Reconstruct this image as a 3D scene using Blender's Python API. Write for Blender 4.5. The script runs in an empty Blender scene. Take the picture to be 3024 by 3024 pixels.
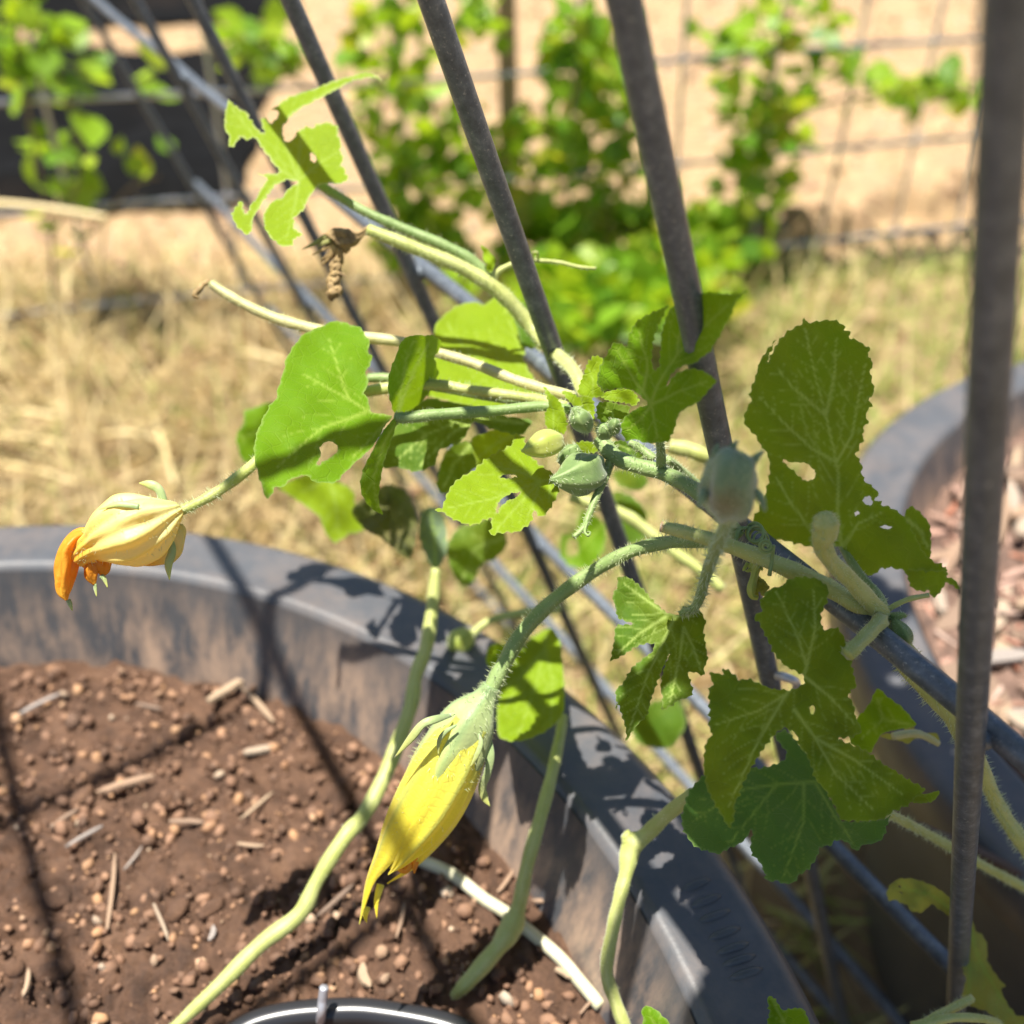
import bpy, math, random
import numpy as np
from mathutils import Vector
from mathutils.geometry import delaunay_2d_cdt

# ------------------------------------------------------------------ camera, sky, sun, exposure
scene = bpy.context.scene
HC = 0.68                                   # camera height above the ground (m)
F = 3040.0                                  # focal length in photo pixels (3024 px wide)
TH = math.atan(2334 / 3040)                 # downward pitch
SN, CS = math.sin(TH), math.cos(TH)
FOCUS, APERTURE = 0.268, 0.0046
cam_d = bpy.data.cameras.new('camera')
cam = bpy.data.objects.new('camera', cam_d)
scene.collection.objects.link(cam)
cam.location = (0, 0, HC)
cam.rotation_euler = (math.pi / 2 - TH, 0, 0)
cam_d.sensor_width = 36
cam_d.lens = 36 * F / 3024
cam_d.clip_start = 0.01
cam_d.clip_end = 500
cam_d.dof.use_dof = True
cam_d.dof.focus_distance = FOCUS
cam_d.dof.aperture_fstop = (cam_d.lens / 1000) / APERTURE
scene.camera = cam

SUN = Vector((-0.15, 0.0, 1.0)).normalized()     # towards the sun
world = bpy.data.worlds.new('World')
scene.world = world
world.use_nodes = True
wn = world.node_tree.nodes
bg = wn['Background']
sky = wn.new('ShaderNodeTexSky')
sky.sky_type = 'NISHITA'
sky.sun_disc = False
sky.sun_elevation = math.asin(SUN.z)
sky.sun_rotation = math.atan2(SUN.x, SUN.y)
sky.air_density = 1.0
sky.dust_density = 1.2
world.node_tree.links.new(sky.outputs[0], bg.inputs[0])
bg.inputs[1].default_value = 0.06
sun_d = bpy.data.lights.new('sun', 'SUN')
sun_d.energy = 5.0
sun_d.angle = math.radians(0.45)
sun_d.color = (1.0, 0.955, 0.88)
sun = bpy.data.objects.new('sun', sun_d)
scene.collection.objects.link(sun)
sun.rotation_euler = SUN.to_track_quat('Z', 'Y').to_euler()
scene.view_settings.view_transform = 'Standard'
scene.view_settings.look = 'None'
scene.view_settings.gamma = 1
scene.view_settings.exposure = 1.3
scene.render.engine = 'CYCLES'
scene.cycles.max_bounces = 10
scene.cycles.transparent_max_bounces = 8

RNG = random.Random(7)
NP = np.random.RandomState(11)
COL = scene.collection

# ------------------------------------------------------------------ photo pixel -> place
def W(x, y, d):
    a = (x - 1512) / F; u = -(y - 1512) / F
    return Vector((a * d, (u * SN + CS) * d, HC + (u * CS - SN) * d))
def dz(x, y, z):                            # depth at which a pixel's ray meets height z
    u = -(y - 1512) / F
    return (HC - z) / (SN - u * CS)
def Wz(x, y, z):
    return W(x, y, dz(x, y, z))
CROP = {'R1': (0, 0, 1.7564), 'R2': (1000, 0, 1.7564), 'R3': (1924, 0, 1.7564), 'R4': (0, 1000, 1.7564),
        'R5': (1000, 1000, 1.7564), 'R6': (1924, 1000, 1.7564), 'R7': (0, 1924, 1.7564), 'R8': (1000, 1924, 1.7564),
        'R9': (1924, 1924, 1.7564), 'C1': (1500, 1050, 2.576), 'C2': (600, 600, 2.576), 'C3': (100, 1350, 3.22),
        'C4': (1000, 2000, 2.415), 'C5': (1000, 1350, 2.415), 'C6': (2200, 2100, 2.091), 'D3': (2050, 1400, 2.972),
        'D4': (1700, 800, 3.22), 'P': (0, 0, 1.0)}
def K(c, *pts):
    ox, oy, s = CROP[c]
    return [(p[0] / s + ox, p[1] / s + oy) + tuple(p[2:]) for p in pts]

# trellis panel plane (through one welded crossing, along its rails and uprights)
VV = Vector((1243, -2748 * SN + F * CS, -2748 * CS - F * SN)).normalized()     # down the uprights
HH = Vector((-0.5055, 0.8628, 0)); HH = (HH - VV * HH.dot(VV)).normalized()    # along the rails
PN = HH.cross(VV).normalized()
P0 = W(2865, 2200, 0.235)
C0 = Vector((0, 0, HC))
if PN.dot(C0 - P0) < 0: PN = -PN
def dp(x, y):
    r = W(x, y, 1.0) - C0
    return (P0 - C0).dot(PN) / r.dot(PN)

# ------------------------------------------------------------------ objects and tags
def mesh_obj(name, verts, faces, mat, parent=None, smooth=True, loc=None):
    me = bpy.data.meshes.new(name)
    me.from_pydata([tuple(v) for v in verts], [], faces)
    if smooth: me.polygons.foreach_set('use_smooth', [True] * len(me.polygons))
    me.update()
    if mat: me.materials.append(mat)
    o = bpy.data.objects.new(name, me)
    COL.objects.link(o)
    if loc is not None:
        o.location = loc
    if parent: o.parent = parent
    return o
def empty(name, loc=(0, 0, 0)):
    o = bpy.data.objects.new(name, None)
    COL.objects.link(o)
    o.empty_display_size = 0.05
    o['anchor'] = tuple(loc)
    return o
def tag(o, label, cat, group=None, kind=None):
    if label: o['label'] = label
    if cat: o['category'] = cat
    if group: o['group'] = group
    if kind: o['kind'] = kind
    return o
def fattr(o, name, vals):
    a = o.data.attributes.new(name, 'FLOAT', 'POINT')
    a.data.foreach_set('value', np.asarray(vals, dtype=np.float32))

class MB:
    def __init__(s): s.v = []; s.f = []
    def add(s, vs, fs):
        n = len(s.v); s.v += [tuple(v) for v in vs]; s.f += [tuple(i + n for i in f) for f in fs]
    def obj(s, name, mat, parent=None, smooth=True): return mesh_obj(name, s.v, s.f, mat, parent, smooth)

# ------------------------------------------------------------------ materials
class NT:
    def __init__(s, name):
        s.m = bpy.data.materials.new(name); s.m.use_nodes = True
        s.t = s.m.node_tree; s.n = s.t.nodes; s.p = s.n['Principled BSDF']; s.out = s.n['Material Output']
        s.tc = None
    def new(s, t, **kw):
        n = s.n.new(t)
        for k, v in kw.items(): setattr(n, k, v)
        return n
    def link(s, a, b): s.t.links.new(a, b)
    def co(s):
        if s.tc is None: s.tc = s.new('ShaderNodeTexCoord')
        return s.tc.outputs['Object']
    def noise(s, scale, detail=4, rough=0.6, vec=None):
        n = s.new('ShaderNodeTexNoise'); n.inputs['Scale'].default_value = scale
        n.inputs['Detail'].default_value = detail; n.inputs['Roughness'].default_value = rough
        s.link(vec or s.co(), n.inputs['Vector']); return n.outputs['Fac']
    def voro(s, scale, feature='F1', vec=None):
        n = s.new('ShaderNodeTexVoronoi', feature=feature); n.inputs['Scale'].default_value = scale
        s.link(vec or s.co(), n.inputs['Vector']); return n
    def ramp(s, fac, stops):
        n = s.new('ShaderNodeValToRGB'); e = n.color_ramp.elements
        while len(e) < len(stops): e.new(0.5)
        for i, (p, c) in enumerate(stops):
            e[i].position = p; e[i].color = (*c, 1) if len(c) == 3 else c
        s.link(fac, n.inputs[0]); return n.outputs[0]
    def val(s, fac, a, b, lo=0.0, hi=1.0):
        n = s.new('ShaderNodeMapRange'); n.inputs[1].default_value = a; n.inputs[2].default_value = b
        n.inputs[3].default_value = lo; n.inputs[4].default_value = hi
        s.link(fac, n.inputs[0]); return n.outputs[0]
    def mix(s, fac, a, b, mode='MIX'):
        n = s.new('ShaderNodeMix', data_type='RGBA', blend_type=mode)
        for sock, v in ((n.inputs[0], fac), (n.inputs[6], a), (n.inputs[7], b)):
            if hasattr(v, 'is_linked'): s.link(v, sock)
            elif isinstance(v, (int, float)): sock.default_value = v
            else: sock.default_value = (*v, 1)
        return n.outputs[2]
    def mul(s, a, b):
        n = s.new('ShaderNodeMath', operation='MULTIPLY')
        for i, v in enumerate((a, b)):
            if hasattr(v, 'is_linked'): s.link(v, n.inputs[i])
            else: n.inputs[i].default_value = v
        return n.outputs[0]
    def attr(s, name):
        n = s.new('ShaderNodeAttribute'); n.attribute_name = name; return n.outputs['Fac']
    def bump(s, h, strength, dist):
        n = s.new('ShaderNodeBump'); n.inputs['Strength'].default_value = strength
        n.inputs['Distance'].default_value = dist
        s.link(h, n.inputs['Height']); s.link(n.outputs[0], s.p.inputs['Normal']); return n.outputs[0]
    def translucent(s, col, fac, normal=None):
        t = s.new('ShaderNodeBsdfTranslucent'); m = s.new('ShaderNodeMixShader')
        if hasattr(col, 'is_linked'): s.link(col, t.inputs[0])
        else: t.inputs[0].default_value = (*col, 1)
        if normal is not None: s.link(normal, t.inputs['Normal'])
        m.inputs[0].default_value = fac
        s.link(s.p.outputs[0], m.inputs[1]); s.link(t.outputs[0], m.inputs[2])
        s.link(m.outputs[0], s.out.inputs[0])
    def base(s, c):
        if hasattr(c, 'is_linked'): s.link(c, s.p.inputs['Base Color'])
        else: s.p.inputs['Base Color'].default_value = (*c, 1)
    def set(s, **kw):
        for k, v in kw.items(): s.p.inputs[k.replace('_', ' ')].default_value = v

def leaf_mat(name, c1, c2, trans, tfac=0.42, vein=(0.30, 0.42, 0.06), edge=(0.45, 0.5, 0.22), yellow=0.0, vmix=0.75):
    t = NT(name)
    n1 = t.noise(90, 5); c = t.mix(t.val(n1, 0.3, 0.7), c1, c2)
    if yellow > 0:
        c = t.mix(t.mul(t.val(t.noise(40, 3), 0.45, 0.7), yellow), c, (0.28, 0.27, 0.03))
    sp = t.voro(1500); c = t.mix(t.mul(t.val(sp.outputs['Distance'], 0.25, 0.0), 0.10), c, (0.30, 0.45, 0.04))
    ret = t.voro(260, 'DISTANCE_TO_EDGE'); rv = t.val(ret.outputs['Distance'], 0.05, 0.0)
    c = t.mix(t.mul(rv, 0.10), c, vein)
    va = t.attr('vein'); c = t.mix(t.mul(va, vmix), c, vein)
    ea = t.attr('edge'); c = t.mix(t.mul(ea, 0.8), c, edge)
    t.base(c)
    t.set(Roughness=0.6, Sheen_Weight=0.06, Sheen_Roughness=0.4)
    t.p.inputs['Specular IOR Level'].default_value = 0.12
    hh = t.new('ShaderNodeMath', operation='ADD')
    t.link(t.noise(1400, 3), hh.inputs[0]); t.link(t.mul(rv, -0.8), hh.inputs[1])
    b = t.bump(hh.outputs[0], 0.35, 0.0004)
    tc = t.mix(t.mul(va, 0.5), trans, (0.35, 0.45, 0.12))
    tc = t.mix(t.val(n1, 0.3, 0.7, 0, 0.35), tc, (trans[0] * 0.6, trans[1] * 0.75, trans[2] * 0.5))
    t.translucent(tc, tfac, b)
    return t.m
M = {}
M['leaf'] = leaf_mat('squash_leaf', (0.095, 0.215, 0.004), (0.125, 0.25, 0.006), (0.30, 0.45, 0.006))
M['leaf_young'] = leaf_mat('young_squash_leaf', (0.18, 0.29, 0.008), (0.22, 0.33, 0.012), (0.46, 0.56, 0.012), 0.45)
M['leaf_dark'] = leaf_mat('dark_squash_leaf', (0.06, 0.14, 0.014), (0.09, 0.175, 0.014), (0.27, 0.40, 0.010), 0.5, yellow=0.35, vein=(0.38, 0.50, 0.12), vmix=0.95)  # darker green with random yellow blotches
M['leaf_mid'] = leaf_mat('upper_leaf_face', (0.075, 0.17, 0.032), (0.10, 0.195, 0.036), (0.18, 0.34, 0.02), 0.3)
M['leaf_yellow'] = leaf_mat('yellowing_squash_leaf', (0.25, 0.27, 0.06), (0.33, 0.33, 0.07), (0.45, 0.45, 0.05), 0.35, edge=(0.35, 0.25, 0.08))
M['leaf_wilt'] = leaf_mat('wilted_squash_leaf', (0.09, 0.11, 0.03), (0.14, 0.12, 0.05), (0.2, 0.26, 0.02), 0.35, edge=(0.25, 0.18, 0.1))
M['leaf_grey'] = leaf_mat('leaf_underside', (0.13, 0.19, 0.12), (0.16, 0.22, 0.13), (0.25, 0.36, 0.08), 0.3)

def stem_mat(name, c1, c2, tfac=0.2, tr=(0.4, 0.5, 0.12)):
    t = NT(name)
    c = t.mix(t.val(t.noise(160, 4), 0.35, 0.65), c1, c2)
    c = t.mix(t.mul(t.val(t.voro(700).outputs['Distance'], 0.28, 0.1), 0.35), c, (c2[0] * 1.25, c2[1] * 1.2, c2[2] * 1.4))
    c = t.mix(t.mul(t.attr('rib'), 0.4), c, (c1[0] * 0.7, c1[1] * 0.85, c1[2] * 0.6))
    c = t.mix(t.attr('cut'), c, (0.33, 0.2, 0.12))
    t.base(c); t.set(Roughness=0.5, Sheen_Weight=0.3, Sheen_Roughness=0.35)
    t.bump(t.noise(1200, 3), 0.35, 0.0006)
    t.translucent(tr, tfac)
    return t.m
M['stem'] = stem_mat('squash_stem', (0.46, 0.48, 0.14), (0.55, 0.56, 0.22))
M['stem_green'] = stem_mat('green_stem', (0.22, 0.31, 0.10), (0.30, 0.38, 0.15))
M['stem_yellow'] = stem_mat('yellowing_stem', (0.55, 0.50, 0.22), (0.62, 0.56, 0.3), 0.2, (0.6, 0.5, 0.15))
M['stem_dead'] = stem_mat('dead_stem', (0.50, 0.46, 0.30), (0.60, 0.56, 0.42), 0.05, (0.5, 0.4, 0.2))
t = NT('stem_hair'); t.base((0.72, 0.76, 0.52)); t.set(Roughness=0.4); t.translucent((0.7, 0.75, 0.5), 0.5); M['hair'] = t.m

# petals: pigment runs from greenish base to orange tip along attribute 'along'
t = NT('petal_yellow')
c = t.ramp(t.attr('along'), [(0.0, (0.42, 0.48, 0.12)), (0.2, (0.76, 0.74, 0.12)), (0.55, (0.86, 0.74, 0.045)), (0.9, (0.86, 0.66, 0.03)), (1.0, (0.68, 0.68, 0.1))])
vv = t.voro(420, 'DISTANCE_TO_EDGE'); c = t.mix(t.mul(t.val(vv.outputs['Distance'], 0.07, 0.0), 0.35), c, (0.62, 0.46, 0.03))
c = t.mix(t.mul(t.attr('rib'), 0.85), c, (0.36, 0.44, 0.10))
t.base(c); t.set(Roughness=0.5, Sheen_Weight=0.3)
t.bump(t.val(vv.outputs['Distance'], 0.0, 0.12), 0.25, 0.0003)
t.translucent((0.92, 0.80, 0.06), 0.45); M['petal'] = t.m
t = NT('petal_pale')
c = t.ramp(t.attr('along'), [(0.0, (0.55, 0.58, 0.22)), (0.25, (0.80, 0.75, 0.33)), (0.6, (0.82, 0.70, 0.22)), (0.8, (0.80, 0.48, 0.06)), (1.0, (0.75, 0.36, 0.02))])
c = t.mix(t.mul(t.attr('rib'), 0.5), c, (0.72, 0.62, 0.10))
t.base(c); t.set(Roughness=0.5, Sheen_Weight=0.3); t.bump(t.noise(500, 4), 0.3, 0.0008)
t.translucent((0.9, 0.65, 0.08), 0.35); M['petal_pale'] = t.m
t = NT('petal_orange')
c = t.mix(t.val(t.noise(120, 4), 0.35, 0.65), (0.72, 0.27, 0.015), (0.80, 0.42, 0.03))
t.base(c); t.set(Roughness=0.5); t.bump(t.noise(400, 4), 0.4, 0.001); t.translucent((0.85, 0.35, 0.02), 0.4); M['petal_orange'] = t.m
t = NT('calyx_green')
c = t.ramp(t.attr('along'), [(0.0, (0.24, 0.34, 0.14)), (0.5, (0.38, 0.45, 0.18)), (1.0, (0.55, 0.56, 0.12))])
c = t.mix(t.mul(t.attr('rib'), 0.6), c, (0.15, 0.25, 0.10))
t.base(c); t.set(Roughness=0.5, Sheen_Weight=0.4); t.bump(t.noise(900, 3), 0.3, 0.0006); t.translucent((0.4, 0.5, 0.1), 0.25); M['calyx'] = t.m
t = NT('bud_green')
c = t.mix(t.val(t.noise(200, 4), 0.35, 0.65), (0.12, 0.20, 0.05), (0.19, 0.28, 0.08)); c = t.mix(t.mul(t.attr('rib'), 0.6), c, (0.32, 0.42, 0.14))
t.base(c); t.set(Roughness=0.55, Sheen_Weight=0.4); t.bump(t.noise(900, 3), 0.3, 0.0006); t.translucent((0.35, 0.45, 0.06), 0.25); M['bud'] = t.m
t = NT('bud_yellow')
c = t.mix(t.val(t.noise(200, 4), 0.35, 0.65), (0.42, 0.48, 0.07), (0.5, 0.54, 0.12)); c = t.mix(t.mul(t.attr('rib'), 0.7), c, (0.3, 0.4, 0.07))
t.base(c); t.set(Roughness=0.5, Sheen_Weight=0.4); t.translucent((0.6, 0.6, 0.08), 0.3); M['bud_yellow'] = t.m
t = NT('bud_fuzzy')
c = t.mix(t.val(t.noise(220, 4), 0.35, 0.65), (0.13, 0.20, 0.085), (0.21, 0.28, 0.13)); c = t.mix(t.attr('cut'), c, (0.14, 0.11, 0.03))
t.base(c); t.set(Roughness=0.7, Sheen_Weight=0.6); t.bump(t.noise(700, 4), 0.6, 0.001); M['bud_fuzzy'] = t.m
t = NT('dried_flower')
c = t.ramp(t.noise(300, 5), [(0.3, (0.10, 0.06, 0.02)), (0.55, (0.30, 0.20, 0.08)), (0.8, (0.5, 0.38, 0.2))])
t.base(c); t.set(Roughness=0.7); t.bump(t.noise(900, 4), 0.6, 0.001); M['dried'] = t.m
t = NT('dried_green')
c = t.mix(t.noise(300, 4), (0.12, 0.14, 0.03), (0.25, 0.22, 0.08)); t.base(c); t.set(Roughness=0.7); M['dried_green'] = t.m

t = NT('galvanised_steel')
nz = t.noise(260, 6, 0.7)
c = t.ramp(nz, [(0.25, (0.05, 0.06, 0.072)), (0.55, (0.11, 0.128, 0.15)), (0.8, (0.24, 0.265, 0.29))])
c = t.mix(t.mul(t.val(t.noise(900, 4), 0.6, 0.75), 0.5), c, (0.5, 0.5, 0.48))
t.base(c); t.set(Metallic=0.25, Roughness=0.42); t.bump(t.noise(1500, 4), 0.25, 0.0005); M['steel'] = t.m
t = NT('fence_wire')
t.base(t.mix(t.noise(60, 4), (0.42, 0.42, 0.45), (0.6, 0.6, 0.63))); t.set(Metallic=0.6, Roughness=0.45); M['wire'] = t.m

t = NT('planter_plastic')
pos = t.new('ShaderNodeSeparateXYZ'); t.link(t.co(), pos.inputs[0])
n1 = t.noise(30, 6, 0.65)
c = t.mix(t.val(n1, 0.3, 0.7), (0.052, 0.055, 0.061), (0.078, 0.081, 0.087))
c = t.mix(t.mul(t.val(t.noise(12, 5, 0.7), 0.5, 0.75), 0.25), c, (0.2, 0.16, 0.13))
st = t.new('ShaderNodeMapping'); st.inputs['Scale'].default_value = (60, 60, 9); t.link(t.co(), st.inputs[0])
dirt = t.noise(1.0, 5, 0.7, st.outputs[0])
low = t.attr('dirt')
c = t.mix(t.mul(t.val(dirt, 0.42, 0.64), t.mul(low, 0.85)), c, (0.42, 0.29, 0.20))
t.base(c); t.set(Roughness=0.42); t.bump(t.noise(600, 4), 0.15, 0.0006); M['plastic'] = t.m

t = NT('potting_soil')
c = t.ramp(t.noise(55, 8, 0.7), [(0.32, (0.085, 0.042, 0.022)), (0.5, (0.21, 0.108, 0.060)), (0.68, (0.34, 0.185, 0.105))])
c = t.mix(t.mul(t.val(t.noise(420, 4), 0.6, 0.75), 0.5), c, (0.34, 0.20, 0.13))
t.base(c); t.set(Roughness=0.9); t.bump(t.noise(420, 8, 0.75), 1.0, 0.006); M['soil'] = t.m
def rnd_mat(name, stops, rough=0.8, scale=300):
    t = NT(name)
    oi = t.new('ShaderNodeObjectInfo')
    c = t.ramp(oi.outputs['Random'], stops)
    ia = t.attr('rand'); 
    c2 = t.ramp(ia, stops)
    g = t.attr('israndom')
    c = t.mix(g, c, c2)
    c = t.mix(t.mul(t.val(t.noise(scale, 4), 0.3, 0.7), 0.4), c, (0.08, 0.05, 0.03))
    t.base(c); t.set(Roughness=rough); t.bump(t.noise(scale * 3, 4), 0.4, 0.001)
    return t.m
M['pebble'] = rnd_mat('pebble', [(0.0, (0.12, 0.065, 0.04)), (0.35, (0.2, 0.115, 0.07)), (0.6, (0.33, 0.17, 0.085)), (0.85, (0.38, 0.26, 0.17)), (1.0, (0.48, 0.4, 0.3))])
M['crumb'] = rnd_mat('soil_crumb', [(0.0, (0.09, 0.046, 0.026)), (0.5, (0.20, 0.105, 0.06)), (0.85, (0.30, 0.165, 0.095)), (0.96, (0.42, 0.23, 0.11)), (1.0, (0.46, 0.36, 0.26))])
M['chip'] = rnd_mat('wood_chip', [(0.0, (0.17, 0.12, 0.09)), (0.4, (0.34, 0.22, 0.14)), (0.7, (0.42, 0.31, 0.2)), (1.0, (0.3, 0.27, 0.25))])
M['bark'] = rnd_mat('bark_chip', [(0.0, (0.13, 0.07, 0.05)), (0.3, (0.30, 0.16, 0.11)), (0.55, (0.40, 0.25, 0.18)), (0.8, (0.48, 0.36, 0.29)), (1.0, (0.36, 0.13, 0.07))])
t = NT('bark_bed'); c = t.ramp(t.noise(45, 7, 0.7), [(0.3, (0.05, 0.03, 0.022)), (0.6, (0.2, 0.12, 0.085)), (0.8, (0.34, 0.22, 0.16))]); t.base(c); t.set(Roughness=0.9); t.bump(t.noise(120, 6), 0.8, 0.01); M['bark_bed'] = t.m

t = NT('dry_ground')
n1 = t.noise(2.2, 5, 0.6); n2 = t.noise(38, 7, 0.72)
c = t.ramp(n2, [(0.25, (0.13, 0.078, 0.043)), (0.5, (0.36, 0.235, 0.12)), (0.75, (0.54, 0.39, 0.21))])
c = t.mix(t.mul(t.val(t.noise(9, 5), 0.5, 0.72), 0.5), c, (0.26, 0.16, 0.10))
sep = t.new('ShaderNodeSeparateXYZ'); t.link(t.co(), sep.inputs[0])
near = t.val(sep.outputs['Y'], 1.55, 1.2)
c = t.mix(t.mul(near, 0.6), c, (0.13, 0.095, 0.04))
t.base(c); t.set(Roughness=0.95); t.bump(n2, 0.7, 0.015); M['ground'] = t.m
def blade_mat(name, stops, tr):
    t = NT(name); c = t.ramp(t.attr('rand'), stops); t.base(c); t.set(Roughness=0.6); t.translucent(tr, 0.3); return t.m
M['straw'] = blade_mat('dry_straw', [(0.0, (0.22, 0.14, 0.05)), (0.5, (0.42, 0.31, 0.13)), (1.0, (0.66, 0.54, 0.29))], (0.55, 0.42, 0.2))
M['grass'] = blade_mat('green_grass', [(0.0, (0.12, 0.19, 0.02)), (0.5, (0.29, 0.33, 0.07)), (1.0, (0.5, 0.45, 0.16))], (0.3, 0.35, 0.08))
t = NT('straw_stalk'); t.base(t.mix(t.noise(80, 3), (0.5, 0.38, 0.16), (0.66, 0.54, 0.28))); t.set(Roughness=0.5); M['stalk'] = t.m
t = NT('vine_leaf')
oi = t.new('ShaderNodeObjectInfo'); r = t.mix(t.attr('israndom'), oi.outputs['Random'], t.attr('rand'))
c = t.ramp(r, [(0.0, (0.06, 0.16, 0.012)), (0.5, (0.17, 0.32, 0.015)), (0.85, (0.28, 0.42, 0.02)), (0.97, (0.3, 0.3, 0.03))])
t.base(c); t.set(Roughness=0.45); t.p.inputs['Specular IOR Level'].default_value = 0.35
t.translucent(t.ramp(r, [(0.0, (0.3, 0.5, 0.02)), (0.85, (0.5, 0.65, 0.02)), (0.97, (0.6, 0.55, 0.03))]), 0.42); M['vine_leaf'] = t.m
t = NT('orange_leaf'); t.base((0.6, 0.3, 0.06)); t.set(Roughness=0.6); t.translucent((0.7, 0.35, 0.08), 0.3); M['orange_leaf'] = t.m
t = NT('vine_twig'); t.base(t.mix(t.noise(90, 3), (0.13, 0.08, 0.05), (0.25, 0.19, 0.11))); t.set(Roughness=0.8); M['twig'] = t.m
t = NT('stake_wood')
mp = t.new('ShaderNodeMapping'); mp.inputs['Scale'].default_value = (1, 1, 0.06); t.link(t.co(), mp.inputs[0])
t.base(t.ramp(t.noise(220, 5, 0.6, mp.outputs[0]), [(0.3, (0.26, 0.16, 0.08)), (0.7, (0.46, 0.31, 0.17))])); t.set(Roughness=0.8); M['stake'] = t.m
t = NT('black_ground_shade')
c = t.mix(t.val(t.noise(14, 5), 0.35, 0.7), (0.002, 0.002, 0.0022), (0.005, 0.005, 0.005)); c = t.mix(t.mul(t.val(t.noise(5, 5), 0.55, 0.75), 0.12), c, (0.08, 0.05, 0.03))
t.base(c); t.p.inputs['Specular IOR Level'].default_value = 0.1; t.set(Roughness=0.95); t.bump(t.noise(600, 2), 0.2, 0.001); M['shade_patch'] = t.m  # near-black base paints the shade on the far ground
t = NT('black_hose'); t.base((0.02, 0.02, 0.022)); t.set(Roughness=0.3); M['hose'] = t.m
t = NT('brown_hose'); t.base((0.09, 0.05, 0.03)); t.set(Roughness=0.5); M['brown_hose'] = t.m

# ------------------------------------------------------------------ shape helpers
def catmull(pts, n):
    P = np.array(pts, float)
    Q = np.vstack([2 * P[0] - P[1], P, 2 * P[-1] - P[-2]])
    out = []
    for i in range(len(P) - 1):
        p0, p1, p2, p3 = Q[i:i + 4]
        k = n if i < len(P) - 2 else n + 1
        for j in range(k):
            u = j / n
            out.append(0.5 * ((2 * p1) + (-p0 + p2) * u + (2 * p0 - 5 * p1 + 4 * p2 - p3) * u * u + (-p0 + 3 * p1 - 3 * p2 + p3) * u ** 3))
    return np.array(out)

def frames(P):
    T = np.gradient(P, axis=0); T /= np.linalg.norm(T, axis=1)[:, None] + 1e-12
    N = np.zeros_like(P); ref = np.array([0, -0.6, 0.8])
    n = ref - T[0] * ref.dot(T[0]); n /= np.linalg.norm(n)
    for i in range(len(P)):
        n = n - T[i] * n.dot(T[i]); n /= np.linalg.norm(n) + 1e-12; N[i] = n
    return T, N, np.cross(T, N)

def tube(P, R, sides=10, ridge=0.0, nr=5, cap=True):
    P = np.array(P, float); R = np.array(R, float); T, N, B = frames(P)
    v = []; f = []; rib = []
    for i in range(len(P)):
        for k in range(sides):
            a = 2 * math.pi * k / sides
            rr = R[i] * (1 + ridge * math.cos(nr * a))
            v.append(P[i] + rr * (math.cos(a) * N[i] + math.sin(a) * B[i])); rib.append(0.5 - 0.5 * math.cos(nr * a))
    for i in range(len(P) - 1):
        for k in range(sides):
            a = i * sides + k; b = i * sides + (k + 1) % sides
            f.append((a, b, b + sides, a + sides))
    if cap:
        f.append(tuple(range(sides - 1, -1, -1))); f.append(tuple(range((len(P) - 1) * sides, len(P) * sides)))
    return v, f, rib

def hairs_on(P, R, count, length, rng, lean=0.3, thick=0.045, rows=None):
    """short stiff hairs standing off a tube"""
    P = np.array(P); T, N, B = frames(P); v = []; f = []
    for _ in range(count):
        x = rng.random() * (len(P) - 1.001); i = int(x); u = x - i
        p = P[i] * (1 - u) + P[i + 1] * u; r = R[i] * (1 - u) + R[i + 1] * u
        a = rng.random() * 2 * math.pi
        if rows: a = (round(a / (2 * math.pi) * rows) + rng.uniform(-.12, .12)) * 2 * math.pi / rows
        n = math.cos(a) * N[i] + math.sin(a) * B[i]; s = T[i] * math.cos(a * 7)
        L = length * rng.uniform(0.45, 1.15)
        base = p + n * r * 0.93; tip = base + (n + T[i] * rng.uniform(-lean, lean) + np.cross(n, T[i]) * rng.uniform(-lean, lean)) * L
        w = L * thick + 0.00003; c = np.cross(n, T[i])
        k = len(v)
        v += [base + T[i] * w, base - T[i] * w * 0.5 + c * w * 0.87, base - T[i] * w * 0.5 - c * w * 0.87, tip]
        f += [(k, k + 1, k + 3), (k + 1, k + 2, k + 3), (k + 2, k, k + 3)]
    return v, f

def stem(name, pts, parent, mat='stem', hair=1.0, hl=26, ridge=0.07, sides=12, cut=0.0, n=7, label=None):
    """pts: photo (x, y, depth, radius px); radius and depth give real size"""
    P4 = catmull(pts, n)
    P = np.array([W(p[0], p[1], p[2]) for p in P4]); R = np.maximum(P4[:, 3], 0.3) * P4[:, 2] / F
    wob = 1 + 0.05 * np.sin(np.arange(len(R)) * 0.9 + len(name)); R = R * wob
    v, f, rib = tube(P, R, sides, ridge)
    o = mesh_obj(name, v, f, M[mat], parent)
    fattr(o, 'rib', rib)
    cu = np.zeros(len(v)); 
    if cut > 0: cu[:sides * max(1, int(cut))] = 1
    fattr(o, 'cut', cu)
    if hair > 0:
        L = np.linalg.norm(np.diff(P, axis=0), axis=1).sum()
        cnt = int(hair * L / 0.00013)
        hv, hf = hairs_on(P, R, cnt, 0.8 * hl * float(P4[:, 2].mean()) / F, RNG)
        h = mesh_obj('hair', hv, hf, M['hair'], o, smooth=False); h['kind'] = 'stuff'
    if label: o['label'] = label
    return o

def inside(poly, X, Y):
    px, py = poly[:, 0], poly[:, 1]; c = np.zeros(X.shape, bool); j = len(px) - 1
    for i in range(len(px)):
        m = (py[i] > Y) != (py[j] > Y)
        if m.any():
            with np.errstate(divide='ignore', invalid='ignore'):
                xx = (px[j] - px[i]) * (Y - py[i]) / (py[j] - py[i]) + px[i]
            c ^= m & (X < xx)
        j = i
    return c

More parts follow.
